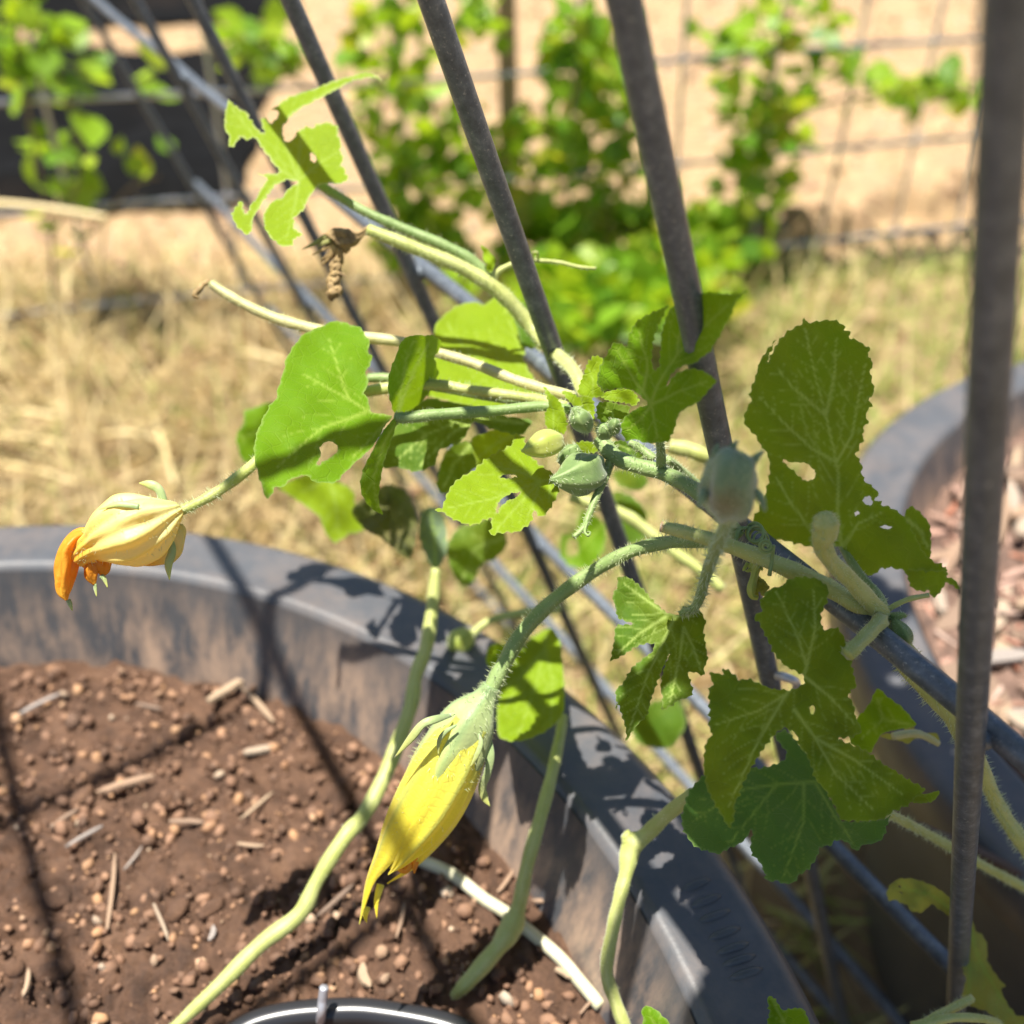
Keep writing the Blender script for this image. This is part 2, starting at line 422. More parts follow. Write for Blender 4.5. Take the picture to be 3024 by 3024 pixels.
def segdist(X, Y, a, b):
    dx, dy = b[0] - a[0], b[1] - a[1]; L = dx * dx + dy * dy + 1e-9
    u = np.clip(((X - a[0]) * dx + (Y - a[1]) * dy) / L, 0, 1)
    return np.hypot(X - a[0] - u * dx, Y - a[1] - u * dy), u

def outline(pts, step, smooth, tooth, tlen, rng, jag):
    P = np.array([p[:2] for p in pts], float)
    if smooth:
        Q = np.vstack([P[-1], P, P[0], P[1]]); out = []
        for i in range(len(P)):
            p0, p1, p2, p3 = Q[i:i + 4]; n = max(2, int(np.linalg.norm(p2 - p1) / 6))
            tn = 0.38
            for j in range(n):
                u = j / n; h = u * u * (3 - 2 * u)
                m1 = tn * (p2 - p0); m2 = tn * (p3 - p1)
                out.append((2 * u ** 3 - 3 * u * u + 1) * p1 + (u ** 3 - 2 * u * u + u) * m1 + (-2 * u ** 3 + 3 * u * u) * p2 + (u ** 3 - u * u) * m2)
        P = np.array(out)
    C = np.vstack([P, P[0]]); L = np.r_[0, np.cumsum(np.linalg.norm(np.diff(C, axis=0), axis=1))]
    n = max(8, int(L[-1] / step)); s = np.linspace(0, L[-1], n, endpoint=False)
    X = np.interp(s, L, C[:, 0]); Y = np.interp(s, L, C[:, 1]); Q = np.c_[X, Y]
    T = np.roll(Q, -1, 0) - np.roll(Q, 1, 0); T /= np.linalg.norm(T, axis=1)[:, None] + 1e-9
    area = 0.5 * np.sum(X * np.roll(Y, -1) - np.roll(X, -1) * Y)
    N = np.c_[T[:, 1], -T[:, 0]] * (1 if area > 0 else -1)
    d = np.zeros(n)
    if tooth > 0:
        k = np.floor(s / tlen).astype(int); fr = s / tlen - k
        amp = np.array([rng.uniform(0.4, 1.25) for _ in range(k.max() + 2)])
        d += tooth * amp[k] * (np.where(fr < 0.7, fr / 0.7, (1 - fr) / 0.3) ** 1.5 - 0.35)
    if jag > 0: d += np.array([rng.gauss(0, jag) for _ in range(n)])
    return Q + N * d[:, None]

def side_veins(v, poly, rng, gap=58, ang=48):
    out = []
    P = np.array([p[:2] for p in v]); seg = np.diff(P, axis=0); Ls = np.linalg.norm(seg, axis=1); tot = Ls.sum()
    s = gap * 0.8; sd = 1
    while s < tot - 12:
        acc = 0
        for i, l in enumerate(Ls):
            if acc + l >= s: break
            acc += l
        p = P[i] + seg[i] * (s - acc) / Ls[i]; a0 = math.atan2(seg[i][1], seg[i][0])
        for q in (1, -1):
            a = a0 + q * math.radians(ang + rng.uniform(-8, 8)); L = (tot - s) * 0.55 + 25
            pl = [p.copy()]; r = p.copy()
            for _ in range(int(L / 12)):
                a -= q * 0.045; r = r + 12 * np.array([math.cos(a), math.sin(a)])
                if not inside(poly, np.array([r[0]]), np.array([r[1]]))[0]: break
                pl.append(r.copy())
            if len(pl) > 2: out.append(pl)
        s += gap * rng.uniform(0.8, 1.2)
    return out

def leaf(sheets, parent, mat='leaf', name='leaf', label=None):
    """sheets: dict(o=outline, d=depth or three (x,y,d), v=veins, h=holes, ...) traced lobes with their own lie in space"""
    rng = random.Random(len(COL.objects)); V = []; Fc = []; VE = []; ED = []
    for s in (sheets if isinstance(sheets, list) else [sheets]):
        st = s.get('step', 8.5)
        loops = [outline(s['o'], st * 0.8, s.get('smooth', True), s.get('tooth', 7), s.get('tlen', 34), rng, s.get('jag', 0.7))]
        for h in s.get('h', []): loops.append(outline(h, st * 0.7, True, 0, 30, rng, 1.5))
        main = loops[0]; x0, y0 = main.min(0); x1, y1 = main.max(0)
        gx, gy = np.meshgrid(np.arange(x0, x1, st), np.arange(y0, y1, st * 0.87)); gx = gx.astype(float); gx[1::2] += st / 2
        gx = gx.ravel() + NP.uniform(-.12, .12, gx.size) * st; gy = gy.ravel() + NP.uniform(-.12, .12, gy.size) * st
        ok = inside(main, gx, gy)
        for h in loops[1:]: ok &= ~inside(h, gx, gy)
        gx, gy = gx[ok], gy[ok]
        B = np.vstack(loops)
        if len(gx):
            far = np.ones(len(gx), bool)
            for i in range(0, len(B), 200):
                far &= (np.hypot(gx[:, None] - B[None, i:i + 200, 0], gy[:, None] - B[None, i:i + 200, 1]).min(1) > st * 0.45)
            gx, gy = gx[far], gy[far]
        pts = np.vstack([B, np.c_[gx, gy]]); edges = []; k = 0
        for lp in loops:
            edges += [(k + i, k + (i + 1) % len(lp)) for i in range(len(lp))]; k += len(lp)
        r = delaunay_2d_cdt([Vector(p) for p in pts], edges, [], 0, 1e-5)
        Q = np.array([tuple(p) for p in r[0]]); tri = np.array([t for t in r[2] if len(t) == 3])
        cx, cy = Q[tri].mean(1).T; keep = inside(main, cx, cy)
        for h in loops[1:]: keep &= ~inside(h, cx, cy)
        tri = tri[keep]
        X, Y = Q[:, 0], Q[:, 1]
        d = s['d']
        if isinstance(d, (list, tuple)):
            A = np.array([[p[0], p[1], 1] for p in d]); co = np.linalg.lstsq(A, np.array([p[2] for p in d]), rcond=None)[0]
            D = co[0] * X + co[1] * Y + co[2]
        else: D = np.full(len(X), float(d))
        mid = np.array([X.mean(), Y.mean()])
        # veins
        ve = np.zeros(len(X)); near = np.full(len(X), 1e9)
        veins = s.get('v', []); allv = [(v, s.get('vw', 6.5), 1.0) for v in veins]
        for v in veins:
            allv += [(q, s.get('vw', 6.5) * 0.5, 0.55) for q in side_veins(v, main, rng, s.get('gap', 58))]
        for v, w, g in allv:
            n = len(v) - 1
            for i in range(n):
                dd, u = segdist(X, Y, v[i], v[i + 1]); ww = w * (1 - 0.6 * (i + u) / n)
                ve = np.maximum(ve, g * np.clip(1.25 - dd / ww, 0, 1)); near = np.minimum(near, dd)
        if allv: D = D + s.get('pucker', 0.00035) * np.exp(-(near / 16.0) ** 2) - s.get('pucker', 0.00035) * 0.5
        a1, a2, a3 = rng.uniform(0, 6), rng.uniform(0, 6), rng.uniform(0, 6); wv = s.get('wave', 0.0022); wl = s.get('wl', 150)
        D = D + wv * (np.sin(X / wl * 2.1 + a1) * np.cos(Y / wl * 1.7 + a2) + 0.45 * np.sin((X + Y) / wl * 4.3 + a3) + 0.3 * np.cos((X - Y) / wl * 7.1 + a1))
        for (nx, ny, c, amt) in s.get('curl', []):
            tt = np.maximum(0, nx * X + ny * Y - c); D = D + amt * (tt / 100) ** 2
        if s.get('cup', 0): D = D + s['cup'] * ((X - mid[0]) ** 2 + (Y - mid[1]) ** 2) / 1e5
        eb = np.zeros(len(X)); eb[:len(B)] = s.get('edge', 0.35); 
        n0 = len(V)
        V += [W(x, y, q) for x, y, q in zip(X, Y, D)]
        Fc += [tuple(int(i) + n0 for i in t) for t in tri]; VE += list(ve); ED += list(eb)
    o = mesh_obj(name, V, Fc, M[mat], parent)
    fattr(o, 'vein', VE); fattr(o, 'edge', ED)
    if label: o['label'] = label
    return o

def loft(name, axis, parent, mat, ribs=6, amp=0.08, sides=40, n=8, a0=0.0, a1=2 * math.pi, twist=0.0, off=1.0, noise=0.0, hair=0, hl=20, squash=1.0, sink=0.0):
    """swelling body round a photo-traced axis of (x, y, depth, radius px)"""
    A = catmull(axis, n); P = np.array([W(*p[:3]) for p in A]); R = np.maximum(A[:, 3], 0.2) * A[:, 2] / F * off
    T, N, B = frames(P); v = []; f = []; al = []; rb = []; full = abs(a1 - a0 - 2 * math.pi) < 1e-6
    m = sides if full else sides + 1; ph = RNG.uniform(0, 6)
    for i in range(len(P)):
        u = i / (len(P) - 1)
        for k in range(m):
            a = a0 + (a1 - a0) * k / sides; c = math.cos(ribs * a + twist * u)
            rr = R[i] * (1 - sink * u ** 3 * (1 - .62 * c) + amp * c + noise * math.sin(3 * a + 9 * u + ph) + noise * 0.6 * math.sin(7 * a - 14 * u))
            v.append(P[i] + rr * (math.cos(a) * N[i] + squash * math.sin(a) * B[i])); al.append(u); rb.append(max(0, c) ** 4)
    for i in range(len(P) - 1):
        for k in range(sides):
            q = i * m + k; w = i * m + ((k + 1) % m if full else k + 1); f.append((q, w, w + m, q + m))
    if full: f.append(tuple(range(m - 1, -1, -1))); f.append(tuple(range((len(P) - 1) * m, len(P) * m)))
    o = mesh_obj(name, v, f, M[mat], parent); fattr(o, 'along', al); fattr(o, 'rib', rb); fattr(o, 'cut', np.zeros(len(v)))
    if hair:
        hv, hf = hairs_on(P, R, hair, hl * float(A[:, 2].mean()) / F, RNG, lean=0.5, thick=0.05)
        h = mesh_obj('hair', hv, hf, M['hair'], o, smooth=False); h['kind'] = 'stuff'
    return o

def spike(name, pts, parent, mat, flat=0.45):
    """a narrow curling strip such as a sepal"""
    A = catmull(pts, 6); P = np.array([W(*p[:3]) for p in A]); R = np.maximum(A[:, 3], 0.4) * A[:, 2] / F
    T, N, B = frames(P); v = []; f = []; al = []; S = 8
    for i in range(len(P)):
        for k in range(S):
            a = 2 * math.pi * k / S; v.append(P[i] + R[i] * (flat * math.cos(a) * N[i] + math.sin(a) * B[i])); al.append(i / (len(P) - 1))
    for i in range(len(P) - 1):
        for k in range(S):
            q = i * S + k; w = i * S + (k + 1) % S; f.append((q, w, w + S, q + S))
    f.append(tuple(range(S - 1, -1, -1))); f.append(tuple(range((len(P) - 1) * S, len(P) * S)))
    o = mesh_obj(name, v, f, M[mat], parent); fattr(o, 'along', al); fattr(o, 'rib', np.zeros(len(v))); fattr(o, 'cut', np.zeros(len(v))); fattr(o, 'vein', np.zeros(len(v))); fattr(o, 'edge', np.zeros(len(v)))
    return o

def vnoise(X, Y, seed=0):
    r = np.random.RandomState(seed); z = np.zeros_like(X)
    for k in range(14):
        fr = 2 ** (k * 0.45); a = r.uniform(0, 6.28); p = r.uniform(0, 6.28)
        z += np.sin((X * math.cos(a) + Y * math.sin(a)) * fr + p) / fr ** 0.8
    return z / 3

# ------------------------------------------------------------------ ground
def ledge(X, Y):                             # the little earth bank on the right, beyond the grass
    a = Wz(2180, 800, 0); b = Wz(2990, 570, 0)
    ux, uy = b.x - a.x, b.y - a.y; L = math.hypot(ux, uy); ux /= L; uy /= L
    s = (X - a.x) * ux + (Y - a.y) * uy; q = -(X - a.x) * uy + (Y - a.y) * ux
    q = q + 0.02 * np.sin(s * 31) + 0.012 * np.sin(s * 77 + 1)
    h = np.clip(q / 0.022, 0, 1) * 0.05 * np.exp(-np.maximum(0, q) / 0.6)
    return h * np.clip((s + 0.12) / 0.1, 0, 1)
n = 330
tt = np.linspace(-1, 1, n); wx = 1.7 * tt + 30 * tt ** 7; wy = 1.45 + 1.5 * tt + 30 * tt ** 7
GX, GY = np.meshgrid(wx, wy)
GZ = 0.008 * vnoise(GX * 9, GY * 9, 3) + 0.006 * vnoise(GX * 40, GY * 40, 4) + ledge(GX, GY) + 0.03 * np.clip(GY - 1.8, 0, 8)
faces = [(j * n + i, j * n + i + 1, (j + 1) * n + i + 1, (j + 1) * n + i) for j in range(n - 1) for i in range(n - 1)]
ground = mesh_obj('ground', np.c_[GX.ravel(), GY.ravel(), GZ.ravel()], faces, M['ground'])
ground['kind'] = 'structure'
def gz(x, y):
    return float(0.008 * vnoise(np.array([x * 9.]), np.array([y * 9.]), 3)[0] + ledge(np.array([x]), np.array([y]))[0] + 0.03 * max(0, min(8, y - 1.8)))

# ------------------------------------------------------------------ planters
RIM_L, RIM_R = HC - 0.29, HC - 0.354
CL = Vector((-0.204, 0.0725, 0)); RL = 0.300
CR = Vector((0.464, 0.361, 0)); RR = 0.297
def revolve(prof, c, seg=144, dirt=None):
    v = []; f = []; dd = []
    for i in range(seg):
        a = 2 * math.pi * i / seg
        for k, (r, z) in enumerate(prof):
            v.append((c.x + r * math.cos(a), c.y + r * math.sin(a), z)); dd.append(dirt[k] if dirt else 0)
    m = len(prof)
    for i in range(seg):
        for k in range(m - 1):
            f.append((i * m + k, ((i + 1) % seg) * m + k, ((i + 1) % seg) * m + k + 1, i * m + k + 1))
    return v, f, dd
def planter(c, R, z, label):
    p = tag(empty('round_planter', (c.x, c.y, 0)), label, 'planter')
    bt = R * 0.74
    v, f, dd = revolve([(0.0, 0.004), (bt * 0.5, 0.004), (bt - 0.012, 0.004), (bt, 0.016), (R - 0.030, z - 0.030)], c)
    o = mesh_obj('outer_wall', v, f, M['plastic'], p); fattr(o, 'dirt', np.array(dd) * 0)
    prof = [(R - 0.031, z - 0.031), (R - 0.006, z - 0.033), (R, z - 0.030), (R + 0.001, z - 0.006), (R - 0.002, z - 0.002), (R - 0.006, z - 0.0005), (R - 0.026, z),
            (R - 0.030, z + 0.0015), (R - 0.033, z + 0.001), (R - 0.0355, z - 0.003)]
    v, f, dd = revolve(prof, c); o = mesh_obj('rim', v, f, M['plastic'], p); fattr(o, 'dirt', np.array(dd) + 0.12)
    zi = [z - 0.0008, z - 0.012, z - 0.02, z - 0.03, z - 0.04, z - 0.06, z - 0.12]
    di = [0.15, 0.5, 0.8, 1, 1, 1, 1]
    prof = [(R - 0.0349 - (z - q) * 0.32, q) for q in zi]
    v, f, dd = revolve(prof, c, dirt=di); o = mesh_obj('inner_wall', v, f, M['plastic'], p); fattr(o, 'dirt', dd)
    return p
pl_left = planter(CL, RL, RIM_L, 'large grey plastic tub of bare brown soil under the yellow blossoms')
pl_right = planter(CR, RR, RIM_R, 'grey plastic tub filled with reddish bark mulch behind the right uprights')
# faint moulded marks on the shaded stretch of the left rim
for (x, y) in K('R9', (215, 1215), (290, 1290), (350, 1360), (430, 1440), (515, 1505), (570, 1560), (640, 1620)):
    p = Wz(x, y, RIM_L); dr = Vector((p.x - CL.x, p.y - CL.y, 0)).normalized(); pp = CL + dr * (RL - 0.015); tg = Vector((-dr.y, dr.x, 0))
    v, f, rib = tube([np.array(pp + dr * q) + np.array([0, 0, RIM_L - .0007]) for q in np.linspace(-.0055, .0055, 5)], [.0006, .0014, .0015, .0014, .0006], 8)
    o = mesh_obj('moulded_mark', v, f, M['plastic'], pl_left); fattr(o, 'dirt', [0] * len(v))

# ------------------------------------------------------------------ soil and mulch
def bed(name, c, R, z, mat, amp, seed, seg=96, rings=60):
    v = [(c.x, c.y, z)]; f = []
    for j in range(1, rings + 1):
        r = R * j / rings
        for i in range(seg * 2):
            a = math.pi * i / seg; v.append((c.x + r * math.cos(a), c.y + r * math.sin(a), z))
    V = np.array(v); V[:, 2] += amp * vnoise(V[:, 0] * 45, V[:, 1] * 45, seed) + amp * 0.7 * vnoise(V[:, 0] * 190, V[:, 1] * 190, seed + 1) + amp * 0.4 * NP.normal(0, 1, len(V))
    m = seg * 2
    for i in range(m): f.append((0, 1 + i, 1 + (i + 1) % m))
    for j in range(rings - 1):
        for i in range(m):
            a = 1 + j * m + i; b = 1 + j * m + (i + 1) % m; f.append((a, a + m, b + m, b))
    o = mesh_obj(name, V, f, M[mat]); o['kind'] = 'structure'; return o
SOIL = RIM_L - 0.044
soil = bed('potting_soil', CL, RL - 0.0485, SOIL, 'soil', 0.003, 5, 170, 150)
MUL = RIM_R - 0.03
mulch = bed('bark_mulch', CR, RR - 0.0435, MUL, 'bark_bed', 0.005, 9)

def rock_mesh(name, seed, flat=1.0):
    r = random.Random(seed); bm = []
    import bmesh
    b = bmesh.new(); bmesh.ops.create_icosphere(b, subdivisions=1, radius=1)
    for q in b.verts: q.co *= r.uniform(0.75, 1.2); q.co.z *= flat
    me = bpy.data.meshes.new(name); b.to_mesh(me); b.free()
    me.polygons.foreach_set('use_smooth', [True] * len(me.polygons)); return me
def chip_mesh(name, seed):
    r = random.Random(seed); n = 6; v = []; f = []
    for i in range(n):
        u = i / (n - 1) - 0.5; w = 0.16 * (1 - (2 * u) ** 4 * r.uniform(0.2, 0.9)); h = 0.07 * r.uniform(0.7, 1.2); b = 0.10 * math.sin(u * 3 + seed)
        v += [(u, b - w, -h), (u, b + w, -h), (u, b + w * 0.8, h), (u, b - w * 0.8, h)]
    for i in range(n - 1):
        for k in range(4):
            a = i * 4 + k; c = i * 4 + (k + 1) % 4; f.append((a, c, c + 4, a + 4))
    f += [(3, 2, 1, 0), tuple(range(4 * n - 4, 4 * n))]
    me = bpy.data.meshes.new(name); me.from_pydata(v, [], f); me.update(); return me
ROCKS = [rock_mesh('pebble', i, 0.7) for i in range(6)]
CHIPS = [chip_mesh('chip', i) for i in range(6)]
def piece(name, me, mat, loc, rot, scl, parent):
    if mat.name not in me.materials: me.materials.append(mat)
    o = bpy.data.objects.new(name, me); COL.objects.link(o)
    o.location = loc; o.rotation_euler = rot; o.scale = scl; o.parent = parent; return o
def scatter_joined(name, meshes, count, place, scl, mat, parent, seed, flatrot=False):
    r = random.Random(seed); V = []; Fc = []; RA = []
    data = [(np.array([tuple(q.co) for q in m.vertices]), [tuple(p.vertices) for p in m.polygons]) for m in meshes]
    from mathutils import Euler
    for _ in range(count):
        p = place(r)
        if p is None: continue
        vs, fs = r.choice(data); s = scl(r)
        e = Euler((r.uniform(-.5, .5), r.uniform(-.5, .5), r.uniform(0, 6.28)) if flatrot else (r.uniform(0, 6.28), r.uniform(0, 6.28), r.uniform(0, 6.28))).to_matrix()
        q = (vs * np.array(s)) @ np.array(e).T + np.array(p); k = len(V)
        V += list(q); Fc += [tuple(i + k for i in f) for f in fs]; RA += [r.random()] * len(q)
    o = mesh_obj(name, V, Fc, mat, parent); fattr(o, 'rand', RA); fattr(o, 'israndom', np.ones(len(V))); o['kind'] = 'stuff'
    return o
def on_disc(c, R, z, lo=-0.001, hi=0.003):
    def g(r):
        a = r.uniform(0, 6.28); q = R * math.sqrt(r.random()); return (c.x + q * math.cos(a), c.y + q * math.sin(a), z + r.uniform(lo, hi))
    return g
scatter_joined('soil_crumbs', ROCKS, 14000, on_disc(CL, RL - 0.053, SOIL), lambda r: (lambda s: (s, s * r.uniform(.7, 1.1), s))(0.0006 + 0.003 * r.random() ** 3), M['crumb'], soil, 21)
scatter_joined('soil_clods', ROCKS, 700, on_disc(CL, RL - 0.056, SOIL, -0.004, 0.001), lambda r: (lambda s: (s, s * r.uniform(.7, 1.1), s * .8))(r.uniform(0.003, 0.0075)), M['soil'], soil, 23)
# pebbles and wood chips one can pick out on the soil: (x, y, size px)
for (x, y, s) in K('R7', (380, 365, 34), (335, 470, 20), (985, 790, 28), (505, 1540, 30), (90, 1330, 16), (1340, 1720, 40), (1310, 190, 18), (265, 90, 20), (630, 105, 22),
                   (960, 75, 18), (440, 180, 16), (1660, 845, 26), (820, 220, 22), (505, 1395, 24), (1110, 600, 18), (570, 970, 18), (250, 1700, 16), (905, 1760, 22), (1600, 1040, 22),
                   (800, 1600, 24), (1290, 380, 22), (985, 1270, 24), (1700, 300, 30), (330, 220, 22), (1480, 590, 20), (530, 1640, 20), (280, 530, 22), (120, 870, 24)) + \
        K('R8', (220, 1560, 28), (900, 980, 34), (1050, 1150, 26), (1240, 1220, 22), (560, 1570, 26), (440, 1750, 28), (870, 1800, 42), (180, 1830, 22), (1500, 1640, 32), (650, 1650, 30), (240, 1700, 26)):
    p = Wz(x, y, SOIL + 0.003); q = s * (p - C0).length / F / 1.3
    piece('pebble', RNG.choice(ROCKS), M['pebble'], p, (RNG.uniform(0, 6), RNG.uniform(0, 6), RNG.uniform(0, 6)), (q, q * RNG.uniform(.7, 1), q * .8), soil)
for (x0, y0, x1, y1, w) in [K('R7', a)[0] + K('R7', b)[0] + (w,) for a, b, w in [
        ((1090, 270), (1300, 100), 46), ((1250, 200), (1420, 350), 30), ((90, 330), (310, 220), 22), ((260, 910), (410, 820), 24), ((340, 1020), (530, 900), 20),
        ((560, 1440), (590, 1050), 22), ((120, 1790), (150, 1640), 22), ((640, 1130), (740, 1010), 14), ((1080, 1500), (1110, 1420), 30), ((880, 880), (1060, 890), 26),
        ((1240, 880), (1420, 720), 18), ((1270, 540), (1420, 480), 40), ((1600, 260), (1720, 310), 26), ((800, 1310), (870, 1500), 16), ((700, 270), (850, 300), 18), ((1230, 1000), (1370, 1000), 20),
        ((500, 740), (800, 640), 40), ((1640, 1380), (1840, 1200), 26)]] + \
        [K('R8', a)[0] + K('R8', b)[0] + (w,) for a, b, w in [((130, 1620), (160, 1740), 50), ((1250, 1880), (1330, 1800), 16), ((1130, 1640), (1200, 1700), 30), ((830, 1250), (900, 1130), 22), ((340, 1300), (300, 1480), 20), ((1000, 1280), (1190, 1300), 26)]]:
    a = Wz(x0, y0, SOIL + 0.004); b = Wz(x1, y1, SOIL + 0.004); L = (b - a).length; m = (a + b) / 2
    wd = w / 1.7564 * (m - C0).length / F / 0.32
    piece('wood_chip', RNG.choice(CHIPS), M['chip'], m, (RNG.uniform(-.2, .2), RNG.uniform(-.15, .15), math.atan2(b.y - a.y, b.x - a.x)), (L, wd, wd), soil)
# bark mulch: chips large enough to tell apart, then the fine stuff between
r = random.Random(5)
for i in range(230):
    a = r.uniform(1.6, 5.6); q = (RR - 0.056) * math.sqrt(r.uniform(0.02, 1)); s = r.uniform(0.018, 0.045)
    piece('bark_chip', r.choice(CHIPS), M['bark'], (CR.x + q * math.cos(a), CR.y + q * math.sin(a), MUL + r.uniform(0.001, 0.012)),
          (r.uniform(-.5, .5), r.uniform(-.45, .45), r.uniform(0, 6.28)), (s, s * r.uniform(.5, 1.3), s * r.uniform(.4, .9)), mulch)
scatter_joined('bark_fines', CHIPS, 1500, on_disc(CR, RR - 0.05, MUL, -0.002, 0.006), lambda r: (lambda s: (s, s * .7, s * .6))(r.uniform(0.006, 0.02)), M['bark'], mulch, 31, True)

# ------------------------------------------------------------------ trellis of welded rods
ROD = 0.00325
trellis = tag(empty('welded_rod_trellis', (P0.x, P0.y, 0)), 'leaning welded trellis of thick grey galvanised rods between the two tubs', 'trellis')
def on_panel(x, y): return W(x, y, dp(x, y))
def rod(p, q, n=60, parent=trellis, name='rod', r=ROD, mat='steel', bow=0.0006, welds=()):
    P = [np.array(p + (q - p) * (i / n)) + np.array(PN) * bow * math.sin(i * 0.37 + p.x * 40) for i in range(n + 1)]
    v, f, rib = tube(P, [r] * (n + 1), 14)
    mb = MB(); mb.add(v, f)
    for wp in welds:
        b = []; fb = []
        for i in range(5):
            ph = math.pi * (i / 4 - .5)
            for k in range(8):
                al = 2 * math.pi * k / 8
                b.append(wp + (HH * math.cos(al) * math.cos(ph) * 1.3 + VV * math.sin(al) * math.cos(ph) * 1.3 + PN * math.sin(ph)) * r * 0.85)
        for i in range(4):
            for k in range(8): fb.append((i * 8 + k, i * 8 + (k + 1) % 8, i * 8 + 8 + (k + 1) % 8, i * 8 + 8 + k))
        mb.add(b, fb)
    return mb.obj(name, M[mat], parent)
HS = [(2865, 2200), (2193, 1635), (1699, 1223), (1229, 835), (828, 504), (553, 277), (272, 45)]
us = [(on_panel(*p) - P0).dot(HH) for p in HS]; us[0] = 0
MH = Vector((-HH.y, HH.x, 0)); MH = MH if MH.x < 0 else -MH; MH.normalize()
T0, AR, PH0 = -0.46, 0.62, math.acos(-VV.z)
def along(t):                                # the panel runs straight up, then bends over into an arch above the picture
    if t >= T0: return VV * t
    q = VV * T0; n = 24; ds = (T0 - t) / n
    for i in range(n):
        ph = PH0 + (i + .5) * ds / AR; q = q + (MH * math.sin(ph) + Vector((0, 0, math.cos(ph)))) * ds
    return q
def bent_rod(u):
    b = P0 + HH * u; tb = (b.z - 0.004) / -VV.z
    P = [np.array(b + along(t)) for t in np.linspace(tb, -1.75, 90)]
    v, f, rib = tube(P, [ROD] * len(P), 14); return mesh_obj('upright_rod', v, f, M['steel'], trellis)
for u in us: bent_rod(u)
for tV in (-1.6, -1.38, -1.16, -0.94, -0.76, -0.54, -0.255, 0.0, 0.186, 0.342, 0.50):
    off = PN if tV > T0 else (along(tV - .01) - along(tV + .01)).cross(HH).normalized()
    if off.dot(PN) < 0: off = -off
    b = P0 + along(tV) - off * ROD * 1.85
    rod(b - HH * 0.12, b + HH * (us[-1] + 0.012), 80, name='cross_rod', welds=[b + HH * u + off * ROD * 0.95 for u in us] if tV > -.3 else ())

# ------------------------------------------------------------------ the squash plant on the trellis
plant = tag(empty('squash_plant', W(2900, 2300, 0.4)), 'hairy squash plant with chewed lobed leaves and yellow blossoms growing through the grey trellis', 'plant')
ST = lambda c, *p: K(c, *p)
# stems and leaf stalks
stem('leaf_stalk', ST('R2', (-110, 950, .330, 13), (0, 1020, .331, 13), (160, 1110, .331, 14), (320, 1180, .332, 15), (560, 1280, .333, 16), (700, 1360, .334, 17), (790, 1450, .335, 18)), plant, 'stem_green', 1.0, 18)
stem('vine', ST('R2', (150, 1190, .328, 17), (400, 1290, .329, 20), (640, 1390, .331, 21), (800, 1490, .333, 23), (900, 1580, .335, 22), (1000, 1700, .337, 22), (1100, 1810, .330, 21), (1220, 1930, .31, 21), (1280, 2060, .30, 21)), plant, 'stem', 1.1, 18)
stem('vine', ST('R1', (1095, 1462, .320, 10), (1120, 1490, .320, 14), (1250, 1570, .320, 15), (1400, 1640, .320, 16), (1560, 1690, .318, 17), (1756, 1735, .316, 17), (2090, 1775, .313, 16)) +
     ST('R5', (500, 70, .312, 16), (700, 130, .311, 16), (900, 210, .306, 16), (1060, 260, .302, 16), (1220, 300, .297, 15)), plant, 'stem_yellow', 0.7, 14, label='yellowing cut vine with a shrivelled tip')
spike('shrivelled_tip', ST('R1', (1110, 1480, .320, 11), (1090, 1462, .320, 9), (1055, 1475, .319, 8), (1035, 1500, .318, 9), (1010, 1530, .318, 8), (1030, 1545, .318, 3)), plant, 'dried', 0.8)
stem('flower_stalk', ST('R4', (940, 893, .272, 15), (1050, 840, .275, 15), (1180, 760, .279, 16), (1330, 640, .286, 17), (1500, 480, .296, 17), (1700, 340, .305, 17)) + ST('R5', (160, 272, .31, 17), (480, 240, .31, 16), (700, 270, .308, 15), (1000, 310, .302, 15), (1180, 350, .295, 15)), plant, 'stem', 1.0, 20)
stem('leaf_stalk', ST('R5', (290, 405, .283, 13), (350, 412, .284, 17), (500, 395, .286, 17), (800, 375, .289, 16), (1060, 352, .291, 15), (1200, 370, .291, 15)), plant, 'stem_green', 0.9, 14, 0.12)
stem('leaf_stalk', ST('R5', (150, 205, .318, 14), (280, 208, .318, 14), (500, 250, .317, 14), (900, 320, .309, 14), (1150, 350, .30, 14)), plant, 'stem_green', 0.5, 12)
stem('vine', ST('C1', (700, 640, .287, 24), (800, 760, .283, 24), (950, 830, .279, 23), (1150, 885, .275, 23), (1350, 980, .270, 23), (1500, 1085, .267, 23), (1640, 1230, .266, 22), (1760, 1380, .266, 21)), plant, 'stem_green', 1.0, 24)
stem('leaf_stalk', ST('C1', (1085, 375, .252, 9), (1130, 520, .262, 10), (1160, 680, .268, 13), (1165, 860, .275, 14)), plant, 'stem_green', 1.0, 22)
stem('leaf_stalk', ST('C1', (1210, 790, .29, 13), (1300, 860, .295, 13), (1420, 960, .30, 12), (1560, 1050, .305, 12)), plant, 'stem_green', .6, 18, 0.14)
stem('leaf_stalk', ST('C1', (920, 660, .285, 11), (1010, 710, .285, 13), (1110, 790, .284, 14)), plant, 'stem_green', 1.2, 24)
stem('leaf_stalk', ST('C1', (1230, 690, .34, 22), (1380, 720, .34, 24), (1500, 770, .34, 22), (1700, 900, .345, 20)), plant, 'stem', .5, 20)
stem('vine', ST('R6', (48, 975, .256, 17), (200, 1012, .256, 21), (400, 1075, .257, 23), (600, 1150, .259, 25), (800, 1235, .261, 27), (960, 1320, .262, 27), (1100, 1395, .263, 28), (1200, 1450, .264, 30)), plant, 'stem', 1.2, 22, cut=1, label='thick vine with a brown cut end')
stem('vine', ST('R6', (910, 1260, .268, 17), (1000, 1330, .268, 17), (1130, 1415, .267, 14), (1190, 1445, .267, 14)), plant, 'stem', 0.4, 12)
